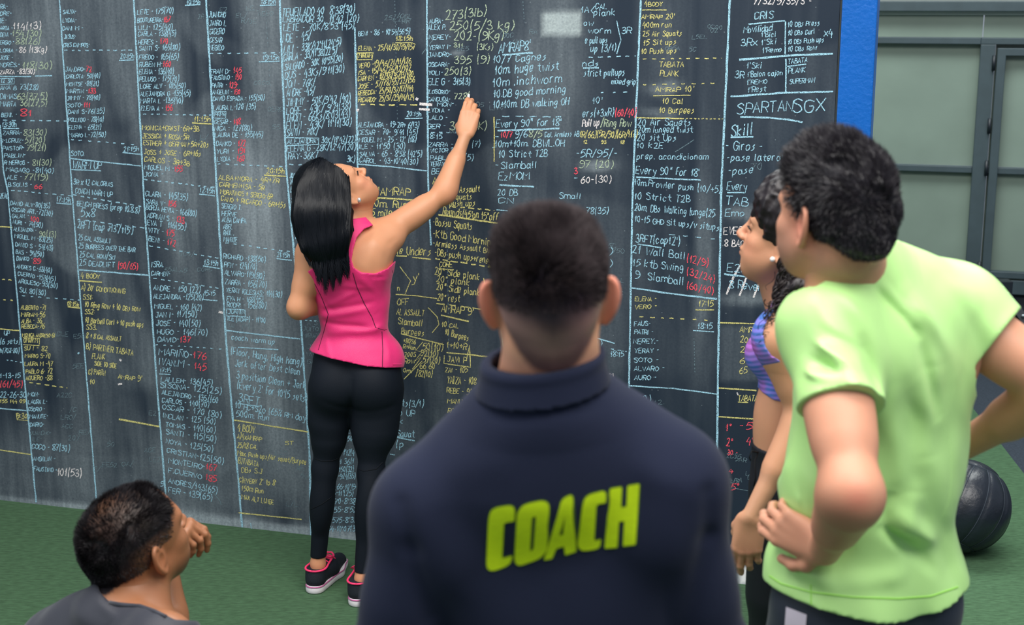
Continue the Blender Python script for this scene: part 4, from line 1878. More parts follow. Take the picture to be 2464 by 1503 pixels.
def torso_prims(J, s=1.0, male=True, bust=0.0, waist=1.0):
    pel, ch, nk, shL, shR, hipL, hipR = (A_(J[k]) for k in ('pel', 'chest', 'neck', 'shL', 'shR', 'hipL', 'hipR'))
    Mc = frame(J['fc'], nrm(nk - pel))
    Mp = frame(J['fp'], (0, 0, 1))
    mid = (pel + ch) / 2
    w = 1.0 if male else .88
    wb = waist
    P = [EL(ch, V3(.155 * w, .112 * w, .185) * s, Mc, .05), EL(ch + Mc @ V3(0, -.012, .085) * s, V3(.150 * w, .085 * w, .085) * s, Mc, .05),
         EL(mid, V3(.138 * w * wb, .098 * w * wb, .15) * s, Mc, .05), EL(pel + V3(0, 0, .01), V3(.158 * (1.03 if not male else .97), .108, .115) * s, Mp, .05)]
    for sg, sh, hp in ((-1, shL, hipL), (1, shR, hipR)):
        P.append(RC(nk + Mc @ V3(sg * .02, 0, -.005) * s, sh + V3(0, 0, .012) * s, .050 * s * w, .050 * s * w, .05))
        P.append(RC(ch + Mc @ V3(sg * .095 * w, -.01, .06) * s, sh, .06 * s * w, .056 * s * w, .05))
        P.append(EL(sh + V3(0, 0, -.005), V3(.058, .058, .066) * s * w, Mc, .04))
        P.append(EL(ch + Mc @ V3(sg * .07 * w, -.075 * w, .05) * s, V3(.055, .03, .085) * s, Mc, .04))
        P.append(RC(sh + Mc @ V3(-sg * .03, -.02, -.06) * s, mid + Mc @ V3(sg * .06 * w, -.03, 0) * s, .05 * s * w, .05 * s * w * wb, .05))
        P.append(EL(hp + Mp @ V3(-sg * .008, -.058, -.005) * s, V3(.082, .072, .088) * s * (1.0 if male else 1.04), Mp, .04))
        if bust:
            P.append(EL(ch + Mc @ V3(sg * .068, .085, .005) * s, V3(.062, .062, .062) * s * bust, Mc, .03))
    return P, Mc, Mp


def hand_prims(w, M, s=1.0, curl=((20, 30, 20),) * 4, thumb=None, spread=4.0, side=1):
    """w wrist; M columns: across (towards thumb), finger direction, back of hand; thumb list of local points"""
    w = A_(w)
    L = lambda x, y, z: w + M @ (V3(x, y, z) * s)
    P = []
    mc = [(.027, .092), (.009, .096), (-.010, .091), (-.028, .083)]
    ln = [(.041, .024, .020), (.045, .028, .021), (.042, .026, .020), (.034, .020, .018)]
    rr_ = [.0090, .0092, .0088, .0078]
    P.append(EL(L(0, .050, -.004), V3(.036, .048, .0145) * s, M, .02))
    for i in range(4):
        kx, ky = mc[i]
        P.append(RC(L(kx * .6, .012, 0), L(kx, ky, .0), .0135 * s, .0112 * s, .012))
        sp = math.radians(spread * (1.5 - i))
        d = V3(math.sin(sp), math.cos(sp), 0)
        p = V3(kx, ky, 0)
        a = 0
        r = rr_[i]
        for j in range(3):
            a += math.radians(curl[i][j])
            v = V3(d[0] * math.cos(a), d[1] * math.cos(a), -math.sin(a))
            q = p + v * ln[i][j]
            P.append(RC(L(*p), L(*q), (r + .0008 if j else r + .0016) * s, r * .93 * s, .004))
            p = q
            r *= .93
    th = thumb or [(.020, .020, -.008), (.044, .045, -.016), (.052, .072, -.020), (.052, .096, -.022)]
    tr = [.016, .0125, .0102, .0088]
    for i in range(3):
        P.append(RC(L(*th[i]), L(*th[i + 1]), tr[i] * s, tr[i + 1] * s, .008))
    P.append(EL(L(.020, .035, -.012), V3(.018, .030, .014) * s, M, .012))
    return P


def shade(P, base, spots):
    """skin tone with soft real tint differences; spots = (centre, radius, colour, weight)"""
    c = np.tile(np.array(base, np.float32), (len(P), 1))
    v = fbm(P, 30, 2)[:, None]
    c = c * (1 + .03 * v)
    for ce, r, col, w in spots:
        d = np.linalg.norm(P - A_(ce), axis=1) / r
        k = (w * np.exp(-d * d))[:, None]
        c = c * (1 - k) + np.array(col, np.float32) * k
    return c


def strands(name, roots, normals, dirfn, lengths, width, mat, parent, segs=3, droop=0.0, wav=0.0, seed=1):
    """short hair fibres as thin tapered strips"""
    rg = np.random.RandomState(seed)
    n = len(roots)
    P = roots.copy()
    d = dirfn(roots, normals)
    d /= np.linalg.norm(d, axis=1)[:, None] + 1e-9
    side = np.cross(d, rg.randn(n, 3))
    side /= np.linalg.norm(side, axis=1)[:, None] + 1e-9
    V = np.zeros((n, segs + 1, 2, 3), np.float32)
    for k in range(segs + 1):
        wd = width * (1 - .75 * k / segs)
        V[:, k, 0] = P + side * wd / 2
        V[:, k, 1] = P - side * wd / 2
        P = P + d * (lengths / segs)[:, None]
        d = d + rg.randn(n, 3) * wav + np.array([0, 0, -droop])
        d /= np.linalg.norm(d, axis=1)[:, None]
    base = (np.arange(n) * (segs + 1) * 2)[:, None]
    F = []
    for k in range(segs):
        F.append(np.concatenate([base + 2 * k, base + 2 * k + 1, base + 2 * k + 3, base + 2 * k + 2], 1))
    F = np.stack(F, 1).reshape(-1, 4)
    return mesh_obj(name, V.reshape(-1, 3), F, mat, parent, True)


def sample_surface(V, F, n, keep, seed=2):
    rg = np.random.RandomState(seed)
    a, b, c, d = (V[F[:, i]] for i in range(4))
    cen = (a + b + c + d) / 4
    N = np.cross(c - a, d - b)
    ar = np.linalg.norm(N, axis=1)
    N = N / (ar[:, None] + 1e-9)
    w = ar * keep(cen, N)
    p = np.cumsum(w)
    i = np.searchsorted(p, rg.rand(n) * p[-1])
    i = np.clip(i, 0, len(F) - 1)
    u, v = rg.rand(n, 1), rg.rand(n, 1)
    pt = (a[i] * (1 - u) + b[i] * u) * (1 - v) + (d[i] * (1 - u) + c[i] * u) * v
    return pt.astype(np.float32), N[i].astype(np.float32)


def skin_mat(name, rough=.5):
    return new_mat(name, (1, 1, 1), rough, .35, vcol='Col', sss=0.12, bump=.06, bscale=260)


def person_root(loc, label):
    return empty('person', loc, label, 'person')


def tube_path(name, pts, r, mat, parent, seg=8, taper=None):
    return MB().tube(pts, r, seg, taper).build(name, mat, parent, True)


def shoe(heel, toe, parent, s, colours, foot_h=.09, opening=None):
    """trainer from heel point to toe point on the floor; colours = (upper, sole, lining, stripe)"""
    heel, toe = A_(heel), A_(toe)
    f = nrm(toe - heel)
    M = frame(f)
    Ln = float(np.linalg.norm(toe - heel))
    L = lambda x, y, z: heel + M @ V3(x * s, y * Ln, z * s)
    z0 = .026
    F_ = Field(L(0, 0, 0) - .2, L(0, 1, 0) + .2, .0028)
    up = [RC(L(0, .13, z0 + .022), L(.004, .50, z0 + .018), .032 * s, .036 * s, .02), RC(L(.004, .50, z0 + .015), L(0, .86, z0 + .004), .038 * s, .030 * s, .02),
          RC(L(0, .13, z0 + .020), L(0, .14, .088), .031 * s, .030 * s, .02), RC(L(0, .40, z0 + .03), L(0, .17, .085), .030 * s, .029 * s, .03)]
    F_.add(up)
    F_.clip(lambda P: (heel[2] + .024 * s) - P[..., 2])
    F_.clip(lambda P: np.where(((P - heel) @ M)[..., 1] < .42 * Ln, P[..., 2] - (heel[2] + .086 * s + .10 * np.maximum(((P - heel) @ M)[..., 1] - .20 * Ln, 0)), -1))
    u = make_mesh('shoe_upper', [F_], colours[0], parent)
    S_ = Field(L(0, 0, 0) - .2, L(0, 1, 0) + .2, .0028)
    S_.add([RC(L(0, .12, .014), L(.003, .62, .014), .035 * s, .043 * s, .02, flat=(M[:, 2], 1)), RC(L(.003, .62, .014), L(0, .88, .016), .043 * s, .033 * s, .02)])
    S_.clip(lambda P: np.maximum(heel[2] + .0008 - P[..., 2], P[..., 2] - (heel[2] + (.029 + .002) * s)))
    so = make_mesh('sole', [S_], colours[1], parent)
    T_ = Field(L(0, 0, 0) - .2, L(0, 1, 0) + .2, .0028)
    T_.add([RC(L(0, .12, .026), L(.003, .62, .024), .0362 * s, .0442 * s, .02), RC(L(.003, .62, .024), L(0, .88, .026), .0442 * s, .0342 * s, .02)])
    T_.clip(lambda P: np.maximum(heel[2] + .0235 * s - P[..., 2], P[..., 2] - (heel[2] + .0285 * s)))
    make_mesh('sole_stripe', [T_], colours[3], parent)
    bu = bvh_of(u)
    cen = L(0, .23, .080)
    ring = []
    for a in np.linspace(0, 2 * math.pi, 30):
        dv = M @ V3(math.sin(a), -math.cos(a), 0)
        hh = bu.ray_cast(Vector((cen + dv * .2).tolist()), Vector((-dv).tolist()))
        if hh[0] is not None:
            ring.append(Vector((hh[0].x, hh[0].y, heel[2] + .086 * s + .10 * max(float((A_(hh[0]) - heel) @ M[:, 1]) - .20 * Ln, 0) + .001)))
    if len(ring) > 4:
        tube_path('ankle_lining', ring, .0038 * s, colours[2], parent)
    for k in range(5):
        y = .36 + .055 * k
        z = .084 - .0075 * k
        lp = []
        for x in (-.026, -.017, -.008, 0, .008, .017, .026):
            hh = bu.ray_cast(Vector(L(x, y + (.02 if k % 2 else -.02) * x / .02, .2).tolist()), Vector((0, 0, -1)))
            if hh[0] is not None:
                lp.append(hh[0] + Vector((0, 0, .0012)))
        if len(lp) > 2:
            tube_path('shoelace', lp, .0027, colours[2], parent)
    for sg in (-1, 1):
        tube_path('shoelace', [Vector(L(sg * .002, .40, .104).tolist()), Vector(L(sg * .022, .36, .116).tolist()), Vector(L(sg * .040, .40, .102).tolist()), Vector(L(sg * .024, .43, .096).tolist()), Vector(L(0, .41, .102).tolist())], .0023, colours[2], parent)
    return u

# ================================================================== COACH (seen from behind, dark jacket)
def coach():
    Y = 1.97
    fwd = nrm((-.05, 1, 0))
    J = dict(shL=W(1035, 1238, Y), shR=W(1605, 1175, Y - .02), neck=W(1318, 985, Y + .02), chest=W(1335, 1230, Y + .04), pel=(0.115, Y + .02, .985),
             fc=fwd, fp=(0, 1, 0))
    J['hipL'] = A_(J['pel']) + V3(-.088, 0, -.04)
    J['hipR'] = A_(J['pel']) + V3(.088, 0, -.04)
    root = person_root((.11, Y, 0), 'person seen from behind in a dark navy jacket lettered COACH, with short faded hair')
    hc = A_(W(1321, 720, Y - .005))
    Mh = rot(frame(nrm((-.03, 1, 0))), 0, 7)
    Mh = rot(Mh, 1, -2.0)
    H = head_prims(hc, Mh, .965, ear_out=.70)
    nk = A_(W(1318, 935, Y + .02))
    neck = [RC(hc + Mh @ V3(0, -.028, -.045), nk + V3(0, .005, -.04), .058, .066, .03), RC(hc + Mh @ V3(.03, -.03, -.06), nk + V3(.035, .0, -.05), .032, .045, .03),
            RC(hc + Mh @ V3(-.03, -.03, -.06), nk + V3(-.035, .0, -.05), .032, .045, .03)]
    T, Mc, Mp = torso_prims(J, 1.02)
    elL, wrL = W(938, 1575, Y - .03), V3(-.16, Y + .10, .90)
    elR, wrR = W(1712, 1560, Y - .02), V3(.375, Y + .12, .90)
    uL, fL = arm_prims(J['shL'], elL, wrL, 1.0, 1.05)
    uR, fR = arm_prims(J['shR'], elR, wrR, 1.0, 1.05)
    kL, kR = A_(J['hipL']) + V3(-.03, .02, -.44), A_(J['hipR']) + V3(.03, .02, -.44)
    aL, aR = V3(kL[0] - .015, Y - .01, .085), V3(kR[0] + .015, Y - .01, .085)
    lL = leg_prims(J['hipL'], kL, aL, 1.0)
    lR = leg_prims(J['hipR'], kR, aR, 1.0)
    hM = lambda sg: np.stack([V3(0, 1, 0), V3(0, .25, -.97), V3(sg, 0, 0)], 1)
    hL = hand_prims(wrL, hM(-1), 1.0, ((25, 35, 20),) * 4)
    hR = hand_prims(wrR, hM(1), 1.0, ((25, 35, 20),) * 4)
    body = T + neck + uL + fL + uR + fR + lL[0] + lL[1] + lR[0] + lR[1] + [RC(aL, aL + V3(0, .13, -.05), .035, .03), RC(aR, aR + V3(0, .13, -.05), .035, .03)]
    fb = Field((-.4, Y - .3, .04), (.62, Y + .35, 1.60), .0065).add(body)
    fh = Field(hc - .17, hc + V3(.17, .17, .19), .0024).add(neck)
    add_head(fh, H)
    fhands = [Field(np.array(w) - V3(.12, .12, .24), np.array(w) + V3(.12, .14, .08), .003).add(f + h) for w, f, h in ((wrL, fL, hL), (wrR, fR, hR))]
    skin = np.array(lin((212, 152, 122)))
    dark = np.array(lin((46, 34, 48)))
    midc = np.array(lin((168, 126, 120)))

    def col(P):
        c = shade(P, skin, [])
        q = (P - hc) @ Mh / .965
        # fade: hair density by height on the back of the head
        hairy = (q[:, 1] < .055) | (q[:, 2] > .085)
        side = np.abs(q[:, 0])
        n = fbm(P, 26, 3)
        n2 = fbm(P, 70, 3)
        z = q[:, 2] + .006 * n
        # hairline: nape at z=-.085 in the middle, rising to the ears at the sides
        hl = -.097 + .030 * (side / .044) ** 2
        m = np.clip((z - hl) / .016, 0, 1) * hairy * np.clip((.05 - q[:, 1]) / .02 + np.clip((q[:, 2] - .07) / .02, 0, 1), 0, 1)
        band = np.exp(-((z - (-.036 + .034 * side / .07)) / .027) ** 2) * .9
        hc_ = dark[None] * (1 - band[:, None]) + midc[None] * band[:, None]
        up = np.clip((z - .01) / .03, 0, 1)
        hc_ = hc_ * (1 + .45 * (n2 * up)[:, None])
        low = np.clip((-.03 - z) / .03, 0, 1)[:, None] * .12
        hc_ = hc_ * (1 - low) + skin * low
        swirl = np.exp(-((q[:, 0] - .030) / .010) ** 2 - ((z - .062) / .009) ** 2) * .55
        hc_ = hc_ * (1 - swirl[:, None]) + np.array(lin((178, 138, 120))) * swirl[:, None]
        ear = (side > .080)
        m = np.where(ear, 0, m)
        c = c * (1 - m[:, None]) + hc_ * m[:, None]
        er = np.clip((side - .078) / .012, 0, 1)[:, None] * .55
        c = c * (1 - er) + np.array(lin((226, 128, 108))) * er
        return c
    body_o = make_mesh('body', [fh, fb] + fhands, skin_mat('fair_skin', .55), root, col)
    # hair volume on top
    Vh, Fh = fh.mesh()

    def keep(c, n):
        q = (c - hc) @ Mh / .965
        return ((q[:, 2] > .018) & (np.abs(q[:, 0]) < .082) & ((q[:, 1] < .055) | (q[:, 2] > .095))) * np.clip((q[:, 2] - .014) / .03, .15, 1)
    R_, N_ = sample_surface(Vh, Fh, 30000, keep, 4)
    q = (R_ - hc) @ Mh / .965
    ln = .006 + .020 * np.clip((q[:, 2] - .04) / .06, 0, 1)
    ln = (ln * (0.7 + .6 * RNG.rand(len(ln)))).astype(np.float32)
    swc = Mh @ V3(.03, -.09, .07)

    def dr(P, N):
        sw = np.stack([fbm(P, 22, 2), fbm(P + 7, 22, 2), fbm(P + 19, 22, 2)], 1)
        return N * .8 + np.array(Mh[:, 1]) * .55 * np.clip(q[:, 2:3] * 12, 0, 1) - np.array(Mh[:, 2]) * .35 * np.clip(.07 - q[:, 2:3], 0, .07) * 14 + sw * .5
    M_hair = new_mat('dark_brown_hair', lin((54, 45, 47)), .65, .2, var=.35, vscale=60)
    h = strands('hair', R_, N_, dr, ln, .0011, M_hair, root, 3, 0.05, .10)
    tag(h, kind='stuff')

    # jacket
    g = .016
    jk = Field((-.4, Y - .3, .84), (.62, Y + .3, 1.60), .0042)
    sl = [p.grow(.014) for p in uL + uR] + [p.grow(.012) for p in fL + fR]
    hem = [EL(A_(J['pel']) + V3(0, 0, .03), (.195, .135, .14), None, .05), EL((A_(J['pel']) + A_(J['chest'])) / 2, (.202, .125, .20), Mc, .05)]
    jk.add([p.grow(g) for p in T] + hem + sl + [RC(A_(nk) + V3(0, -.018, -.105), A_(nk) + V3(-.004, -.034, -.036), .108, .086, .06)])
    folds = []
    FL = lambda a, b, amp, wd, dy=-.12: folds.append((A_(W(a[0], a[1], Y + dy)), A_(W(b[0], b[1], Y + dy)), amp, wd))
    FL((960, 1230), (990, 1330), -.007, .014, -.10)
    FL((985, 1330), (1030, 1503), -.008, .014, -.10)
    FL((1705, 1190), (1705, 1300), -.006, .014, -.10)
    FL((1705, 1300), (1650, 1560), -.009, .015, -.10)
    FL((1050, 1240), (1090, 1440), .003, .03, -.12)
    FL((1600, 1180), (1640, 1400), .003, .03, -.12)
    FL((1000, 1180), (1180, 1130), .002, .025)
    FL((1560, 1140), (1700, 1200), .003, .025)
    FL((1180, 1010), (1450, 985), -.0025, .010, -.10)

    def fold(P, d):
        for a, b, amp, wd in folds:
            ab = b - a
            t = np.clip(((P - a) @ ab) / (ab @ ab), 0, 1)
            v = P - a - t[:, None] * ab
            v[:, 1] *= .35          # measured mostly across the back surface
            l = (v * v).sum(1)
            d = d - amp * np.exp(-l / wd ** 2)
        return d - .0016 * fbm(P, (7, 7, 5), 2)
    jk.near(fold)
    cw = [nrm(np.array(wrL) - np.array(elL)), nrm(np.array(wrR) - np.array(elR))]

    def cutf(P):
        low = np.maximum(.90 - P[..., 2], 0) * 0 - 1
        c = np.full(P.shape[:-1], -1.0, np.float32)
        for w, dr_ in ((wrL, cw[0]), (wrR, cw[1])):
            dd = (P - A_(w)) @ dr_ + .005
            nearw = np.linalg.norm(P - A_(w), axis=-1) < .13
            c = np.where(nearw, np.maximum(c, dd), c)
        torso = np.abs(P[..., 0] - .115) < .19
        c = np.where(torso, np.maximum(c, .90 - P[..., 2]), c)
        # neck opening plane
        c = np.maximum(c, np.where(P[..., 2] > 1.42, (P - (nk + V3(0, 0, .024))) @ nrm((-.04, .30, 1)), -1))
        return c
    jk.clip(cutf)
    jk.cut([RC(nk + V3(0, .01, -.03), nk + V3(0, .01, .2), .066, .07, .003)])
    M_jk = new_mat('navy_fleece', lin((33, 38, 57)), .92, .12, sheen=.08, bump=.25, bscale=500, var=.06, vscale=3)
    jo = make_mesh('jacket', [jk], M_jk, root)
    # stand collar
    cc = nk + V3(-.008, -.034, .016)
    top = A_(W(1306, 872, Y))

    def collar(P):
        q = P - cc
        z = q[..., 2]
        # tilt so the right side stands a little higher
        zz_ = z - q[..., 0] * .12 - q[..., 1] * .10
        rx = .090 - zz_ * .24
        ry = .085 - zz_ * .25
        r = np.sqrt((q[..., 0] / rx) ** 2 + (q[..., 1] / ry) ** 2)
        d = (np.abs(r - 1) * .085) - .0055
        bulge = .003 * np.exp(-((zz_ - .036) / .007) ** 2)
        return np.maximum(d - bulge, np.maximum(zz_ - .042, -.004 - zz_))
    cf = Field(cc - V3(.13, .13, .07), cc + V3(.13, .13, .08), .003)
    cf.add([FN(collar, cc - V3(.12, .12, .06), cc + V3(.12, .12, .07), .004)])
    cf.near(lambda P, d: d - .0008 * fbm(P, (10, 10, 24), 2))
    make_mesh('collar', [cf], M_jk, root)
    # trousers, shoes
    tr = Field((-.2, Y - .25, .05), (.45, Y + .25, 1.08), .007)
    tr.add([p.grow(.014) for p in lL[0] + lL[1] + lR[0] + lR[1]] + [p.grow(.012) for p in T if isinstance(p, EL) and p.c[2] < 1.05] + [EL(A_(J['pel']), (.175, .125, .13), None, .04)])
    tr.near(lambda P, d: d - .003 * fbm(P, (9, 9, 5), 2))
    tr.clip(lambda P: np.maximum(.07 - P[..., 2], P[..., 2] - 1.03))
    make_mesh('trousers', [tr], new_mat('charcoal_trousers', lin((32, 36, 44)), .9, .2, bump=.2, bscale=400), root)
    Mb = new_mat('black_shoe', lin((24, 26, 30)), .6, .4)
    Mw = new_mat('white_sole', lin((222, 220, 218)), .6, .3)
    for a, sg in ((aL, -1), (aR, 1)):
        sh = empty('shoe', (a[0], a[1], 0), None, None)
        sh.parent = root
        sh.matrix_parent_inverse = root.matrix_world.inverted()
        bpy.context.view_layer.update()
        shoe((a[0], a[1] - .085, 0), (a[0] + .03 * sg, a[1] + .20, 0), sh, 1.15, (Mb, Mw, Mb, Mb))
    # lettering on the back
    bv = bvh_of(jo)
    M_let = new_mat('lime_print', lin((190, 218, 10)), .75, .3, bump=.5, bscale=900, var=.10, vscale=60, stretch=(1, 1, 9))
    M_edge = new_mat('green_print_edge', lin((70, 96, 24)), .85, .2)

    def rounded(poly, r=9):
        out = []
        n = len(poly)
        for i in range(n):
            p, a, b = Vector(poly[i][:2]), Vector(poly[i - 1][:2]), Vector(poly[(i + 1) % n][:2])
            rr_ = poly[i][2] if len(poly[i]) > 2 else 2.5
            da, db = (a - p), (b - p)
            ra, rb = min(rr_, da.length * .45), min(rr_, db.length * .45)
            p1, p2 = p + da.normalized() * ra, p + db.normalized() * rb
            for k in range(5):
                t = k / 4
                out.append(((1 - t) ** 2 * p1 + 2 * t * (1 - t) * p + t * t * p2).to_tuple())
        return out
    LET = [
        [[(1176, 1246, 30), (1184, 1221, 22), (1240, 1213, 18), (1238, 1252, 3), (1213, 1256, 6), (1208, 1342, 6), (1233, 1335, 3), (1228, 1357, 20), (1185, 1374, 26), (1170, 1366, 18)]],
        [[(1245, 1234, 4), (1258, 1213, 20), (1308, 1202, 16), (1322, 1212, 14), (1316, 1322, 8), (1300, 1342, 20), (1248, 1361, 18), (1238, 1350, 12)], [(1280, 1243, 3), (1290, 1240, 3), (1284, 1320, 3), (1275, 1324, 3)]],
        [[(1352, 1200, 10), (1378, 1186, 14), (1386, 1325, 3), (1360, 1334, 3), (1357, 1312, 3), (1338, 1318, 3), (1328, 1342, 3), (1309, 1346, 3)], [(1359, 1240, 2), (1355, 1284, 2), (1345, 1287, 2)]],
        [[(1402, 1208, 20), (1412, 1190, 14), (1458, 1178, 14), (1457, 1208, 3), (1434, 1212, 8), (1429, 1300, 6), (1446, 1296, 3), (1443, 1318, 14), (1400, 1325, 18), (1389, 1312, 10)]],
        [[(1467, 1175, 5), (1496, 1170, 5), (1494, 1220, 3), (1508, 1218, 3), (1510, 1168, 5), (1539, 1163, 5), (1530, 1309, 4), (1500, 1313, 4), (1503, 1252, 3), (1489, 1254, 3), (1486, 1316, 4), (1455, 1318, 4)]],
    ]

    def flat_print(name, polys, lift, mat, grow=0.0):
        outs = [rounded(p) for p in polys]
        if grow:
            g2 = []
            for j, o in enumerate(outs):
                n = len(o)
                area = sum(o[i][0] * o[(i + 1) % n][1] - o[(i + 1) % n][0] * o[i][1] for i in range(n))
                sg = 1 if area > 0 else -1
                sg = -sg if j else sg
                w_ = []
                for i in range(n):
                    a, b = Vector(o[i - 1]), Vector(o[(i + 1) % n])
                    t = (b - a)
                    t = t.normalized() if t.length > 1e-6 else Vector((1, 0))
                    w_.append((o[i][0] + t.y * grow * sg, o[i][1] - t.x * grow * sg))
                g2.append(w_)
            outs = g2
        verts, edges = [], []
        for o in outs:
            b = len(verts)
            verts += [Vector(q) for q in o]
            edges += [(b + i, b + (i + 1) % len(o)) for i in range(len(o))]

        def inside(x, y):
            c = False
            for o in outs:
                n = len(o)
                j = n - 1
                for i in range(n):
                    if (o[i][1] > y) != (o[j][1] > y) and x < (o[j][0] - o[i][0]) * (y - o[i][1]) / (o[j][1] - o[i][1]) + o[i][0]:
                        c = not c
                    j = i
            return c
        xs = [q[0] for q in verts]
        ys = [q[1] for q in verts]
        y = min(ys) + 5
        while y < max(ys):
            x = min(xs) + 4
            while x < max(xs):
                if inside(x, y):
                    verts.append(Vector((x, y)))
                x += 9
            y += 9
        res = mgeo.delaunay_2d_cdt(verts, edges, [], 0, 1e-4)
        v2, f2 = res[0], res[2]
        V, F = [], []
        for q in v2:
            p, n = hit(bv, q[0], q[1])
            V.append(tuple(p + n * lift) if p else (0, 0, 0))
        for f in f2:
            cx = sum(v2[i][0] for i in f) / len(f)
            cy = sum(v2[i][1] for i in f) / len(f)
            if inside(cx, cy):
                F.append(tuple(f))
        return mesh_obj(name, V, F, mat, jo, True)
    for i, pl in enumerate(LET):
        flat_print('printed_letter', pl, .0016, M_let)
        flat_print('letter_edge', pl, .0009, M_edge, 2.6)
    return root


coach()

# ================================================================== helpers for clothing shapes
def poly_sd(px, py, poly):
    """signed distance (negative inside) to a polygon in photograph px"""
    P = np.array(poly, np.float32)
    Q = np.roll(P, -1, 0)
    d = np.full(px.shape, 1e9, np.float32)
    ins = np.zeros(px.shape, bool)
    for a, b in zip(P, Q):
        e = b - a
        t = np.clip(((px - a[0]) * e[0] + (py - a[1]) * e[1]) / (e @ e + 1e-9), 0, 1)
        dx = px - a[0] - t * e[0]
        dy = py - a[1] - t * e[1]
        d = np.minimum(d, dx * dx + dy * dy)
        c = ((a[1] > py) != (b[1] > py)) & (px < e[0] * (py - a[1]) / (e[1] + 1e-9) + a[0])
        ins ^= c
    d = np.sqrt(d)
    return np.where(ins, -d, d)


def clip_poly(poly, ppm):
    def f(P):
        px, py = project(P.reshape(-1, 3))
        return (poly_sd(px, py, poly) / ppm).reshape(P.shape[:-1])
    return f


def make_folds(spec, Y, wy=.4):
    """spec rows: x0 y0 x1 y1 amp_mm width_mm (ridge + / groove -), laid on the cloth at depth about Y"""
    L = []
    for (x0, y0, x1, y1, am, wd) in spec:
        L.append((A_(W(x0, y0, Y)), A_(W(x1, y1, Y)), am * .001, wd * .001))

    def fold(P, d):
        for a, b, amp, wd in L:
            ab = b - a
            t = np.clip(((P - a) @ ab) / (ab @ ab), 0, 1)
            v = P - a - t[:, None] * ab
            v[:, 1] *= wy
            l = (v * v).sum(1)
            d = d - amp * np.exp(-l / wd ** 2) * (1 - .6 * np.abs(2 * t - 1) ** 3)
        return d
    return fold


def add_shoes(root, specs, s, mats):
    for hx, hy, tx_, ty_ in specs:
        sh = empty('shoe', (hx, hy, 0), None, None)
        sh.parent = root
        sh.matrix_parent_inverse = root.matrix_world.inverted()
        bpy.context.view_layer.update()
        shoe((hx, hy, 0), (tx_, ty_, 0), sh, s, mats)


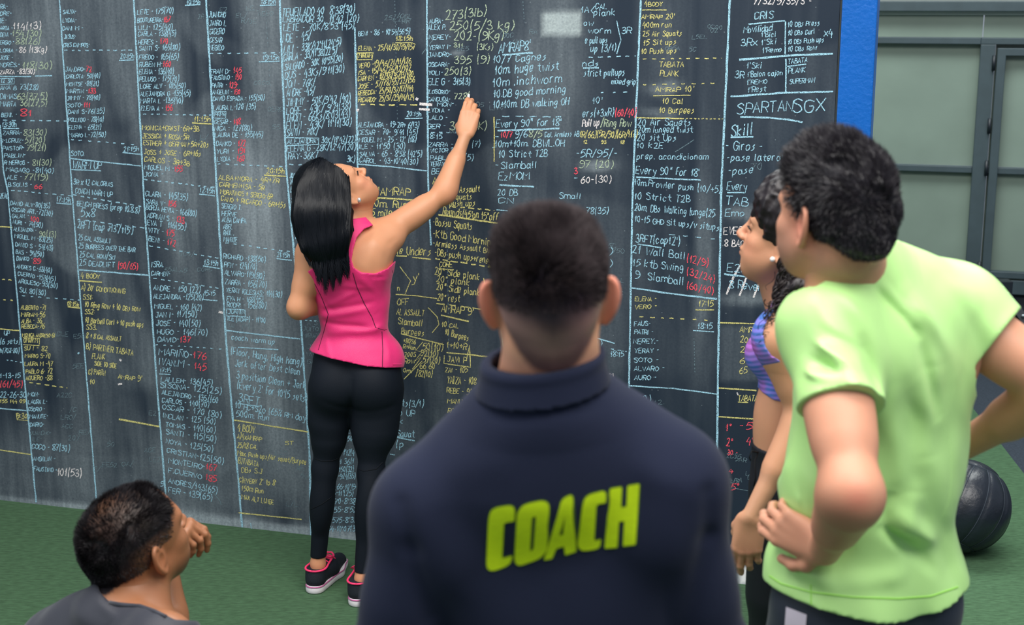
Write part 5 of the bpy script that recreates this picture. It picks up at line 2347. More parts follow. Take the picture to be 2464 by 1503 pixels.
# ================================================================== WOMAN WRITING (pink top)
def writer():
    s = .88
    J = dict(shL=W(754, 612, 4.72), shR=W(908, 574, 4.80), neck=W(842, 560, 4.77), chest=W(848, 672, 4.77), pel=W(857, 872, 4.77), fc=(-.08, 1, .05), fp=(.06, 1, 0))
    pel = A_(J['pel'])
    J['hipL'] = A_(W(808, 920, 4.77))
    J['hipR'] = A_(W(903, 920, 4.75))
    root = person_root((-.56, 4.76, 0), 'person in a pink tank top and black leggings reaching up to write on the chalkboard')
    th, ph = math.radians(66), math.radians(57)
    f = V3(math.sin(th) * math.cos(ph), math.cos(th) * math.cos(ph), math.sin(ph))
    r = V3(math.cos(th), -math.sin(th), 0)
    u = np.cross(r, f)
    Mh = np.stack([r, f, u], 1)
    ear = A_(W(843, 472, 4.72))
    hs = .90
    hc = ear - r * .074 * hs
    H = head_prims(hc, Mh, hs, female=True, ear_out=.5)
    nk = A_(J['neck'])
    neck = [RC(hc + Mh @ V3(0, -.035, -.05), nk + V3(0, .01, -.02), .046, .048, .03), RC(hc + Mh @ V3(0, .02, -.075), nk + V3(.02, .06, -.02), .030, .034, .03)]
    T, Mc, Mp = torso_prims(J, s, male=False, bust=.9, waist=.94)
    elL, wrL = W(718, 738, 4.68), W(800, 728, 4.93)
    elR, wrR = W(1068, 465, 4.885), W(1119, 327, 4.976)
    uL, fL = arm_prims(J['shL'], elL, wrL, .92, .92)
    uR, fR = arm_prims(J['shR'], elR, wrR, .95, .90)
    shoulder = [EL(A_(W(930, 572, 4.79)), V3(.062, .050, .050), None, .03), RC(A_(W(905, 600, 4.74)), A_(W(880, 640, 4.72)), .045, .04, .05)]
    kL, aL = A_(W(782, 1128, 4.75)), A_(W(765, 1352, 4.755))
    kR, aR = A_(W(893, 1140, 4.70)), A_(W(872, 1388, 4.645))
    lL = leg_prims(J['hipL'], kL, aL, .90, .84)
    lR = leg_prims(J['hipR'], kR, aR, .90, .88)
    thighs = [RC(A_(W(800, 935, 4.77)), A_(W(787, 1010, 4.76)), .080, .060, .03), RC(A_(W(910, 935, 4.75)), A_(W(906, 1030, 4.73)), .086, .072, .03)]
    hR_M = np.stack([nrm(V3(-1, .1, .05)), nrm(V3(.20, .42, .88)), nrm(V3(0, -.92, .4))], 1)
    tip = A_(onboard(1128, 228, .006))
    Lx = lambda v: hR_M.T @ (A_(v) - A_(wrR)) / .93
    thp = [(.020, .020, -.010), (.034, .046, -.024), (.030, .074, -.036), tuple(Lx(tip + V3(-.002, -.022, -.026)))]
    hR = hand_prims(wrR, hR_M, .93, ((6, 32, 16), (14, 40, 20), (24, 46, 24), (34, 50, 26)), thp, -1.5)
    hL = hand_prims(wrL, np.stack([V3(0, 0, 1), nrm(V3(1, .15, 0)), V3(0, 1, 0)], 1), .9, ((30, 40, 20),) * 4)
    body = T + neck + uL + fL + uR + fR + shoulder
    legs = lL[0] + lL[1] + lR[0] + lR[1] + thighs + [RC(A_(W(842, 925, 4.77)), A_(W(862, 925, 4.77)), .055, .055, .04)]
    feet = [RC(aL + V3(0, 0, -.01), aL + V3(0, .10, -.045), .022, .026, .02), RC(aR + V3(0, 0, -.01), aR + V3(.01, .10, -.045), .022, .026, .02), RC(aL, aL + V3(0, -.008, -.04), .022, .023, .01), RC(aR, aR + V3(0, -.008, -.04), .022, .023, .01)]
    fb = Field((-.96, 4.42, .02), (-.03, 5.10, 1.72), .0045).add(body + legs + feet)
    # spine and shoulder blade relief
    fb.near(make_folds([(850, 905, 846, 990, -12, 14)], 4.68))
    fb.near(make_folds([(868, 600, 872, 650, -3, 12), (905, 560, 885, 640, 5, 20), (930, 600, 915, 640, -3, 10), (905, 545, 960, 520, 3, 14), (930, 590, 1040, 520, -2, 9)], 4.72))
    fh = Field(hc - .16, hc + V3(.16, .16, .17), .0024).add(neck)
    add_head(fh, H)
    fha = Field(A_(wrR) - V3(.09, .09, .06), A_(wrR) + V3(.09, .12, .20), .0020).add(fR + hR)
    kn_ = lambda x, y: A_(wrR) + hR_M @ (V3(x, y, .011) * .93)
    gr_ = [(kn_(x * .5, .03), kn_(x, .088)) for x in (.018, 0, -.019)]

    def tend(P, d):
        for a, b in gr_:
            ab = b - a
            t = np.clip(((P - a) @ ab) / (ab @ ab), 0, 1)
            d = d + .0016 * t * np.exp(-(((P - a - t[:, None] * ab) ** 2).sum(1)) / .0045 ** 2)
        return d
    fha.near(tend)
    fhl = Field(A_(wrL) - .12, A_(wrL) + V3(.2, .12, .12), .003).add(fL + hL)
    skin = lin((204, 144, 108))
    lips = lin((190, 92, 88))
    hp = lambda x, y, z: hc + Mh @ (V3(x, y, z) * hs)
    spots = [(hp(0, .10, -.056), .012, lips, .9), (hp(.05, .07, -.03), .03, lin((224, 140, 116)), .35), (hp(.031, .09, .010), .009, lin((120, 80, 66)), .5), (A_(W(1098, 485, 4.86)), .03, lin((206, 122, 100)), .45),
             (A_(W(1118, 262, 4.95)), .05, lin((226, 160, 136)), .5), (hp(.03, .09, .034), .010, lin((60, 42, 40)), .0)]
    make_mesh('body', [fh, fb, fha, fhl], skin_mat('tanned_skin', .46), root, lambda P: shade(P, skin, spots))
    M_dark = new_mat('black_hair_fine', lin((14, 16, 20)), .5, .3)
    # brows and lashes
    for sg in (1, -1):
        tube_path('eyebrow', [Vector(hp(sg * x, y, z).tolist()) for x, y, z in ((.014, .0985, .028), (.026, .0975, .033), (.040, .089, .033), (.050, .077, .027))], .0022, M_dark, root, 6, [.0016, .0026, .0022, .0010])
        tube_path('eyelashes', [Vector(hp(sg * x, y, z).tolist()) for x, y, z in ((.019, .093, .008), (.030, .0965, .0095), (.042, .089, .008), (.047, .083, .006))], .0016, M_dark, root, 6, [.001, .0018, .002, .001])
    M_gem = new_mat('silver_earring', lin((226, 222, 220)), .2, .6, metallic=.6)
    MB().sphere(hp(.083, .004, -.034), (.0075, .0075, .009), 12, 8).build('earring', M_gem, root, True)

    # ---- hair
    hf = Field((-.98, 4.42, 1.10), (-.42, 5.0, 1.66), .0036)
    skull = [EL(hp(0, -.020, .044), V3(.083, .104, .094) * hs, Mh, .02), EL(hp(0, -.05, .012), V3(.076, .074, .070) * hs, Mh, .03)]
    mass = [RC(W(806, 425, 4.77), W(772, 452, 4.74), .072, .080, .05), RC(W(772, 452, 4.74), W(770, 520, 4.66), .082, .082, .05), RC(W(770, 520, 4.66), W(779, 590, 4.63), .080, .058, .05),
            RC(W(779, 590, 4.63), W(790, 630, 4.62), .056, .020, .05), RC(W(800, 500, 4.70), W(812, 560, 4.66), .055, .040, .05), RC(W(812, 560, 4.66), W(816, 640, 4.64), .038, .012, .04), RC(W(752, 560, 4.66), W(757, 625, 4.66), .045, .012, .04)]
    hf.add(skull + mass)
    # keep the face clear: remove what lies in front of the hairline plane

    def faceclip(P):
        q = (P - hc) @ Mh / hs
        e = q[..., 1] - (.050 - np.clip((.02 - q[..., 2]), 0, .2) * .55 + .02 * np.clip(q[..., 2] / .1, 0, 1))
        return np.where(q[..., 2] > -.10, e, -1) * hs
    hf.clip(faceclip)
    hf.clip(clip_poly([(822, 340), (836, 372), (843, 410), (839, 450), (843, 470), (846, 500), (862, 520), (850, 560), (838, 600), (836, 640), (826, 700), (700, 760), (640, 700), (640, 340)], 690))
    # striations along the fall
    def stri(P, d):
        q = np.stack([P[:, 0] * 120 + P[:, 1] * 60, P[:, 2] * 7, P[:, 1] * 60], 1).astype(np.float32)
        return d - .0028 * fbm(q, 1.0, 2)
    hf.near(stri)
    M_hair = new_mat('glossy_black_hair', lin((7, 10, 15)), .55, .12)
    ho = make_mesh('hair', [hf], M_hair, root)
    hb = bvh_of(ho)
    Lc = [(800, 366), (752, 388), (719, 440), (707, 515), (718, 575), (738, 625), (752, 668)]
    Rc = [(808, 362), (832, 380), (840, 430), (843, 490), (840, 545), (836, 600), (836, 668)]
    rg = random.Random(3)
    V, F = [], []

    def at(c, t):
        t = max(0, min(.9999, t)) * (len(c) - 1)
        i = int(t)
        q = t - i
        return (c[i][0] * (1 - q) + c[i + 1][0] * q, c[i][1] * (1 - q) + c[i + 1][1] * q)
    TIPS = [(750, 648, .04), (768, 690, .25), (783, 712, .42), (801, 704, .58), (818, 690, .74), (838, 676, .93)]
    for n_ in range(1500):
        w = rg.random()
        t0 = rg.uniform(0, .55)
        t1 = rg.uniform(.86, 1.0)
        ext = rg.uniform(0, 1) ** 2
        pts = []
        lastp = None
        ph_ = rg.uniform(0, 6)
        dw = rg.uniform(-.10, .10)
        m = 16
        lift = rg.uniform(-.001, .005)
        for k in range(m + 1):
            t = t0 + (t1 - t0) * k / m
            ww = min(.99, max(.01, w + dw * k / m + .015 * math.sin(ph_ + 5 * t)))
            a, b = at(Lc, t), at(Rc, t)
            q = (a[0] * (1 - ww) + b[0] * ww, a[1] * (1 - ww) + b[1] * ww)
            p, nn = hit(hb, *q)
            if p is not None and (not pts or (p - pts[-1]).length < .07):
                pts.append(p + nn * lift)
        if len(pts) < 5:
            continue
        tgt = TIPS[min(range(len(TIPS)), key=lambda i_: abs(TIPS[i_][2] - w))]
        tg = W(tgt[0] + rg.gauss(0, 3), tgt[1] - rg.uniform(0, 45), pts[-1].y - .01)
        st_ = pts[-1]
        if tg.z < st_.z - .01:
            for k in range(1, 6):
                t_ = k / 5
                pts.append(st_.lerp(tg, t_) + Vector((rg.uniform(-.001, .001), 0, 0)))
        b0 = len(V)
        mm = len(pts)
        wd0 = rg.uniform(.0012, .0026)
        for i, p in enumerate(pts):
            t = pts[min(i + 1, mm - 1)] - pts[max(i - 1, 0)]
            sd = t.cross(Vector((0, 1, .2)))
            sd.normalize()
            wd = wd0 * min(1, (mm - 1 - i) / 4 + .08)
            V += [p - sd * wd / 2, p + sd * wd / 2]
        for i in range(mm - 1):
            k = b0 + 2 * i
            F.append((k, k + 1, k + 3, k + 2))
    hs_ = mesh_obj('hair_strands', [tuple(v) for v in V], F, new_mat('black_hair_strands', lin((9, 13, 20)), .42, .2), root, True)
    tag(hs_, kind='stuff')

    # ---- tank top
    M_pink = new_mat('pink_sport_fabric', lin((232, 44, 118)), .42, .45, sheen=.2, bump=.35, bscale=700)
    tk = Field((-.92, 4.45, .76), (-.30, 5.0, 1.38), .0034)
    tp = [p.grow(.0075) for p in T + shoulder + uR]
    tp += [RC(W(862, 552, 4.76), W(868, 600, 4.73), .040, .045, .05), EL(pel + V3(0, 0, .01), V3(.156, .118, .10), None, .05)]
    tk.add(tp)
    tk.near(make_folds([(790, 800, 960, 792, 5, 14), (770, 775, 900, 790, -4, 10), (770, 762, 880, 745, 4, 12), (780, 745, 900, 728, -3, 10), (785, 735, 860, 700, 3, 10), (860, 655, 900, 700, 3, 12), (905, 790, 965, 772, 4, 10), (905, 760, 960, 735, -3, 9),
                        (790, 680, 880, 692, 3, 10), (780, 815, 800, 870, 3, 12), (930, 810, 940, 875, 3, 12), (850, 660, 930, 668, -2, 7), (760, 700, 800, 745, -3, 9), (920, 660, 950, 740, 2.5, 9)], 4.68))
    tk.near(lambda P, d: d - .0012 * fbm(P, (14, 14, 22), 2))
    tk.clip(clip_poly([(738, 654), (760, 640), (786, 612), (806, 580), (818, 548), (826, 530), (880, 522), (898, 542), (876, 551), (858, 572), (850, 600), (846, 625), (852, 644), (870, 655), (902, 658), (932, 646), (962, 616), (990, 640), (985, 700), (1000, 884), (965, 884), (930, 885), (880, 881), (840, 872), (795, 862), (752, 848), (730, 830), (700, 700)], 700))
    tko = make_mesh('tank_top', [tk], M_pink, root)
    tb = bvh_of(tko)
    M_seam = new_mat('dark_seam', lin((104, 30, 62)), .8, .2)
    drape('seam', tb, [[(849, 656), (859, 691), (877, 731), (895, 763), (904, 788)]], .0042, .0007, M_seam, tko)
    drape('seam', tb, [[(919, 797), (921, 840), (920, 882)]], .0042, .0007, M_seam, tko)
    drape('seam', tb, [[(757, 682), (773, 713), (790, 756), (780, 795), (766, 842)]], .0042, .0007, M_seam, tko)
    drape('seam', tb, [[(944, 650), (952, 690), (946, 718), (954, 760), (964, 800)]], .0030, .0006, M_seam, tko)
    drape('seam', tb, [[(904, 788), (925, 794), (960, 783)]], .0026, .0006, M_seam, tko)
    drape('trim_edge', tb, [[(883, 552), (864, 574), (855, 602), (851, 625), (856, 641), (872, 651), (902, 654), (930, 642), (955, 620)]], .0065, .0014, M_pink, tko)
    drape('tag_corner', tb, [[(945, 876), (966, 876)]], .01, .0008, M_pink, tko)

    # ---- leggings
    lg = Field((-.92, 4.48, .08), (-.28, 5.0, .98), .0038)
    lg.add([p.grow(.003) for p in legs] + [p.grow(.0035) for p in T if isinstance(p, EL) and p.c[2] < .95])
    lg.near(make_folds([(850, 905, 846, 990, -8, 14), (775, 960, 845, 985, -3, 12), (852, 985, 945, 975, -4, 12)], 4.68))
    lg.clip(lambda P: np.maximum(P[..., 2] - .93, np.where(P[..., 0] < (aL[0] + aR[0]) / 2, A_(aL)[2] + .022 - P[..., 2], A_(aR)[2] + .022 - P[..., 2])))
    M_leg = new_mat('black_legging_fabric', lin((11, 18, 28)), .7, .2, sheen=.0, bump=.12, bscale=500)
    lgo = make_mesh('leggings', [lg], M_leg, root)
    lb = bvh_of(lgo)
    M_ls = new_mat('legging_seam', lin((10, 14, 20)), .8, .2)
    drape('seam', lb, [[(745, 1098), (775, 1109), (800, 1108), (822, 1098)]], .003, .0012, M_ls, lgo)
    drape('seam', lb, [[(850, 1122), (875, 1133), (905, 1128), (920, 1112)]], .003, .0012, M_ls, lgo)
    drape('seam', lb, [[(736, 1240), (748, 1225), (775, 1212), (798, 1195)]], .003, .0012, M_ls, lgo)
    Mb = new_mat('black_shoe_mesh', lin((22, 28, 38)), .7, .35, bump=.5, bscale=600)
    add_shoes(root, [(aL[0] - .018, 4.700, aL[0] + .060, 4.985), (aR[0] - .018, 4.590, aR[0] + .010, 4.87)], .98,
              (Mb, new_mat('white_shoe_sole', lin((224, 218, 222)), .5, .4), new_mat('pink_lining', lin((240, 60, 110)), .6, .3), new_mat('mauve_stripe', lin((176, 96, 140)), .5, .4)))
    # chalk held between the fingertips: a thing of its own
    ct = Vector(tip.tolist())
    ch = MB()
    ch.tube([ct + ND * .0008, ct + Vector((-.002, -.030, -.030))], .0048, 10)
    co = ch.build('chalk_stick', new_mat('white_chalk_stick', lin((232, 236, 236)), .9, .1), None, True)
    tag(co, 'short white chalk held in the fingertips against the board', 'chalk')
    return root


writer()


# ================================================================== MAN IN GREEN
def mf2(spec, Y):
    return make_folds([(a, b, c, d, e * 2.2, f * .9) for a, b, c, d, e, f in spec], Y)


def green_man():
    s = 1.04
    fwd = nrm((-.62, .78, 0))
    J = dict(shL=W(1990, 800, 2.40), shR=W(2296, 756, 2.61), neck=W(2080, 668, 2.50), chest=W(2110, 905, 2.53), pel=W(2076, 1395, 2.54), fc=tuple(fwd), fp=(-.5, .86, 0))
    pel = A_(J['pel'])
    Mp_ = frame(J['fp'])
    J['hipL'] = pel + Mp_ @ V3(-.09, 0, -.05)
    J['hipR'] = pel + Mp_ @ V3(.09, 0, -.05)
    root = person_root((pel[0], 2.54, 0), 'person in a bright green t-shirt with hands on hips and thick black hair')
    Mh = rot(frame(nrm((-.56, .83, 0))), 0, 4)
    hs = .955
    ear = A_(W(1928, 540, 2.38))
    hc = ear + Mh[:, 0] * .076 * hs
    H = head_prims(hc, Mh, hs, ear_out=.42)
    nk = A_(W(2062, 642, 2.49))
    neck = [RC(hc + Mh @ V3(0, -.032, -.045), nk + V3(.01, 0, -.03), .058, .062, .03), RC(hc + Mh @ V3(0, .00, -.08), nk + fwd * .035 + V3(0, 0, -.05), .034, .042, .04)]
    T, Mc, Mp = torso_prims(J, s)
    elL, wrL = W(2050, 1185, 2.18), W(1985, 1322, 2.37)
    elR, wrR = W(2548, 935, 2.52), W(2300, 1082, 2.74)
    uL, fL = arm_prims(J['shL'], elL, wrL, 1.06, 1.12)
    uR, fR = arm_prims(J['shR'], elR, wrR, 1.06, 1.12)
    kL, kR = J['hipL'] + V3(-.05, .03, -.46), J['hipR'] + V3(.05, .06, -.46)
    aL, aR = V3(kL[0] - .02, kL[1] - .06, .09), V3(kR[0] + .03, kR[1] - .06, .09)
    lL = leg_prims(J['hipL'], kL, aL, 1.04, 1.0, back=-A_(J['fp']))
    lR = leg_prims(J['hipR'], kR, aR, 1.04, 1.0, back=-A_(J['fp']))
    # hand on the near hip: fingers to the front, thumb below
    HM = lambda a, f_: np.stack([nrm(np.cross(f_, np.cross(a, f_))), nrm(f_), nrm(np.cross(nrm(np.cross(f_, np.cross(a, f_))), nrm(f_)))], 1)
    fd = nrm(V3(-.74, .66, .22))
    bk = nrm(V3(-.66, -.75, .10))
    bk = nrm(bk - fd * float(bk @ fd))
    ac = np.cross(fd, bk)
    ac = ac if ac[2] < 0 else -ac
    hM = np.stack([ac, fd, bk], 1)
    hL = hand_prims(wrL, hM, 1.0, ((20, 34, 24), (24, 34, 24), (28, 34, 24), (32, 36, 24)), [(.018, .012, -.004), (.046, .028, -.006), (.060, .052, -.010), (.062, .080, -.016)], 3.0)
    hR = hand_prims(wrR, np.stack([V3(0, 0, 1), nrm(V3(-1, .1, -.2)), V3(0, 1, 0)], 1), 1.0, ((30, 40, 20),) * 4)
    fb = Field((.2, 2.0, .05), (1.15, 2.95, 1.72), .0062).add(T + neck + lL[0] + lL[1] + lR[0] + lR[1] + [RC(aL, aL + V3(-.06, .12, -.05), .036, .03), RC(aR, aR + V3(-.04, .13, -.05), .036, .03)])
    fh = Field(hc - .18, hc + V3(.18, .18, .19), .0026).add(neck)
    add_head(fh, H)
    fa = Field(np.minimum(A_(wrL), A_(elL)) - V3(.16, .10, .10), np.maximum(A_(J['shL']), A_(elL)) + V3(.10, .10, .08), .0030).add(uL + fL + hL)
    fr = Field(np.minimum(A_(wrR), A_(elR)) - V3(.16, .10, .12), np.maximum(A_(J['shR']), A_(elR)) + V3(.10, .12, .10), .0034).add(uR + fR + hR)
    skin = lin((204, 146, 118))
    hp = lambda x, y, z: hc + Mh @ (V3(x, y, z) * hs)
    spots = [(A_(W(2072, 1212, 2.10)), .030, lin((206, 96, 84)), .75), (A_(W(1900, 1260, 2.3)), .06, lin((206, 128, 112)), .5), (ear, .035, lin((226, 138, 118)), .6), (hp(-.05, .05, -.05), .035, lin((128, 100, 90)), .5), (hp(-.03, .08, -.09), .04, lin((120, 96, 88)), .5)]
    make_mesh('body', [fh, fb, fa, fr], skin_mat('light_skin', .48), root, lambda P: shade(P, skin, spots))
    # hair
    hf = Field(hc - V3(.2, .2, .15), hc + V3(.2, .2, .24), .0034)
    hf.add([EL(hp(0, -.018, .054), V3(.084, .104, .102) * hs, Mh, .03), EL(hp(0, -.052, .012), V3(.072, .070, .068) * hs, Mh, .03), EL(hp(0, .034, .092), V3(.060, .060, .060) * hs, Mh, .03), RC(hp(0, -.068, -.02), hp(0, -.060, -.045), .050, .034, .03)])

    def clipf(P):
        q = (P - hc) @ Mh / hs
        x, y, z = np.abs(q[..., 0]), q[..., 1], q[..., 2]
        # hair front boundary: forehead hairline above, sideburn and behind-ear line below
        fr_ = np.where(z > .055, y - .088, np.where(z > .005, y - (.030 + (z - .005) * 1.16), y - (-.016 + (z - .005) * .42)))
        low = (-.046 + np.clip((x - .035) / .04, 0, 1) * .03) - z
        return np.maximum(fr_, low) * hs
    hf.clip(clipf)

    def tuft(P, d):
        q = ((P - hc) @ Mh).astype(np.float32)
        sw = np.stack([q[:, 0] * 60 + q[:, 2] * 22, q[:, 1] * 30 + q[:, 2] * 18, q[:, 2] * 34], 1).astype(np.float32)
        return d - .0045 * fbm(sw, 1.0, 3) * np.clip((q[:, 2] + .06) / .06, .15, 1)
    hf.near(tuft)
    M_hair = new_mat('thick_black_hair', lin((28, 25, 30)), .42, .4, var=.3, vscale=30)
    ho = make_mesh('hair', [hf], M_hair, root)
    Vh, Fh = hf.mesh()
    R_, N_ = sample_surface(Vh, Fh, 26000, lambda c, n: 1.0 + 0 * c[:, 0], 6)
    q = (R_ - hc) @ Mh / hs
    ln = (.005 + .008 * np.clip(q[:, 2] / .1, 0, 1)) * (.6 + .8 * RNG.rand(len(R_)))

    def dr(P, N):
        sw = np.stack([fbm(P, 26, 2), fbm(P + 7, 26, 2), fbm(P + 19, 26, 2)], 1)
        fw = np.clip(q[:, 2:3] * 10, 0, 1)
        return N * .6 + Mh[:, 1] * .6 * fw + Mh[:, 2] * (.4 * fw - .8 * (1 - fw)) + sw * .4
    h = strands('hair_strands', R_, N_, dr, ln.astype(np.float32), .0013, new_mat('black_hair_tips', lin((34, 30, 36)), .42, .4), ho, 3, .03, .12)
    tag(h, kind='stuff')

    # t-shirt
    M_g = new_mat('lime_jersey', lin((186, 234, 146)), .34, .5, sheen=.1, bump=.15, bscale=700)
    ts = Field((.25, 2.02, .80), (1.12, 2.92, 1.72), .0042)
    tp = [p.grow(.016) for p in T]
    slv = [p.grow(.013, .03) for p in uL[:3]] + [p.grow(.013, .03) for p in uR[:3]]
    skirt = [EL(pel + V3(0, 0, .03), V3(.176, .140, .15), Mp, .05), EL((pel + A_(J['chest'])) / 2 + V3(0, 0, .02), V3(.172, .132, .22), Mc, .06), RC(nk + V3(0, 0, -.06), nk + V3(0, 0, -.01), .085, .080, .03)]
    ts.add(tp + slv + skirt + [p.grow(.017) for p in T if isinstance(p, EL) and p.c[2] < pel[2] + .05])
    ts.near(mf2([
        (2100, 690, 2200, 800, -5, 12), (2200, 800, 2260, 1000, -5, 15), (2060, 740, 2180, 900, 4, 20), (2200, 700, 2330, 900, 4, 20), (2130, 900, 2160, 1180, 5, 26), (2240, 880, 2230, 1100, 4, 30),
        (2120, 1260, 2280, 1400, -8, 13), (2140, 1220, 2290, 1340, 7, 20), (1890, 1050, 1920, 1190, -4, 12), (1880, 1010, 1960, 985, -6, 10), (1870, 1100, 1890, 1220, 5, 14), (1900, 1130, 1925, 1225, 4, 8), (1925, 1150, 1935, 1225, -3, 6),
        (1880, 1350, 2000, 1400, 4, 16), (1900, 1330, 1880, 1380, -5, 12), (2010, 1390, 2160, 1380, 4, 20), (2200, 1180, 2160, 1300, 4, 24), (1990, 700, 1960, 780, -3, 14), (2290, 1290, 2300, 1400, 5, 12), (2140, 1170, 2110, 1250, -4, 18), (2280, 640, 2340, 830, 3, 12)], 2.40))
    ts.near(mf2([(1905, 850, 2040, 900, -5, 9), (1930, 810, 2060, 880, 4, 9), (1950, 780, 2080, 850, -4, 9), (1915, 890, 2050, 925, 4, 8), (2085, 830, 2110, 940, -7, 12)], 2.28))
    ts.near(mf2([(2350, 720, 2385, 850, -4, 8), (2370, 720, 2410, 830, 4, 8), (2330, 740, 2350, 880, -6, 10)], 2.55))
    ts.near(lambda P, d: d - .0022 * fbm(P, (7, 7, 4.5), 3) - .0055 * np.sin(2.8 * fbm(np.stack([P[:, 0] * 9 + P[:, 2] * 6, P[:, 1] * 7, P[:, 2] * 3 - P[:, 0] * 2.0], 1).astype(np.float32), 1.0, 2)))
    uLd, uRd = nrm(A_(elL) - A_(J['shL'])), nrm(A_(elR) - A_(J['shR']))
    cL, cR = A_(W(2022, 955, 2.27)), A_(W(2398, 815, 2.60))

    def cutf(P):
        c = np.full(P.shape[:-1], -1.0, np.float32)
        nl = np.linalg.norm(P - A_(elL), axis=-1) < .27
        dl = (P - cL) @ nrm(uLd + V3(.0, 0, -.1))
        tor = np.linalg.norm((P - A_(J['chest'])) @ Mc * V3(1, 1, 0), axis=-1) < .02
        sidex = (P - pel) @ Mc
        arm_l = RC(J['shL'], elL, .085, .085).ev(P) < 0
        ins_torso = EL((pel + A_(J['chest'])) / 2, V3(.165, .125, .40), Mc).ev(P) < 0
        c = np.where(arm_l & ~ins_torso, np.maximum(c, dl), c)
        arm_r = RC(J['shR'], elR, .10, .10).ev(P) < 0
        dr_ = (P - cR) @ uRd
        c = np.where(arm_r & ~ins_torso, np.maximum(c, dr_), c)
        q = (P - pel) @ Mp
        hem = (pel[2] - .028 - .02 * np.cos(q[..., 0] * 12) + .03) - P[..., 2]
        c = np.maximum(c, hem)
        nkp = (P - (nk + V3(0, 0, .006))) @ nrm(V3(-.62, .36, 1.0))
        c = np.maximum(c, np.where(np.linalg.norm(P - nk, axis=-1) < .16, nkp, -1))
        return c
    ts.clip(cutf)
    ts.cut([RC(nk + V3(-.03, .02, -.06), nk + V3(-.05, .04, .2), .074, .08, .004)] + [p.grow(.006) for p in fL])
    to = make_mesh('t_shirt', [ts], M_g, root)
    tb = bvh_of(to)
    M_hem = new_mat('lime_hem', lin((160, 226, 96)), .5, .35)
    drape('shirt_seam', tb, [[(1951, 1405), (1952, 1460)]], .003, .001, M_hem, to)
    drape('hem_band', tb, [[(1852, 1385), (1880, 1404), (1950, 1424), (2050, 1436), (2160, 1440), (2240, 1434), (2305, 1412)]], .004, .001, M_hem, to)
    # collar rib
    ring = []
    for a in np.linspace(0, 2 * math.pi, 40):
        p = nk + V3(-.008, .006, -.003) + V3(.080 * math.cos(a), .078 * math.sin(a), 0)
        nn = nrm(V3(-.62, .36, 1.0))
        p = p - nn * float((p - (nk + V3(0, 0, .002))) @ nn)
        ring.append(Vector(p.tolist()))
    tube_path('collar_rib', ring, .0075, M_g, to, 10)
    # sports shorts
    M_sh = new_mat('navy_shorts', lin((32, 40, 54)), .55, .4, sheen=.1, bump=.1, bscale=300)
    so = Field((.3, 2.1, .40), (1.1, 2.95, 1.12), .006)
    so.add([p.grow(.016, .02) for p in lL[0] + lR[0]] + [p.grow(.006) for p in T if isinstance(p, EL) and p.c[2] < pel[2] + .05] + [EL(pel, V3(.164, .118, .13), Mp, .05)])
    so.near(lambda P, d: d - .004 * fbm(P, (9, 9, 5), 2))
    so.clip(lambda P: np.maximum(P[..., 2] - pel[2] - .02, kL[2] + .08 - P[..., 2]))
    sho = make_mesh('shorts', [so], M_sh, root)
    sb = bvh_of(sho)
    m_patch = new_mat('pale_patch', lin((198, 190, 204)), .6, .3)
    V, F = [], []
    n = 6
    for i in range(n + 1):
        for j in range(n + 1):
            x = 1893 + (1942 - 1893) * j / n - 4 * i / n
            y = 1459 + 50 * i / n + (19 * j / n)
            p, nn = hit(sb, x, y)
            V.append(tuple(p + nn * .0015) if p else (0, 0, 0))
    for i in range(n):
        for j in range(n):
            k = i * (n + 1) + j
            F.append((k, k + 1, k + n + 2, k + n + 1))
    if all(v != (0, 0, 0) for v in V):
        mesh_obj('printed_patch', V, F, m_patch, sho, True)
    Mb = new_mat('grey_trainer', lin((60, 64, 70)), .7, .3)
    Mw = new_mat('trainer_sole', lin((220, 220, 216)), .6, .3)
    add_shoes(root, [(aL[0] + .04, aL[1] - .07, aL[0] - .11, aL[1] + .19), (aR[0] + .03, aR[1] - .07, aR[0] - .07, aR[1] + .20)], 1.18, (Mb, Mw, Mb, Mw))


green_man()


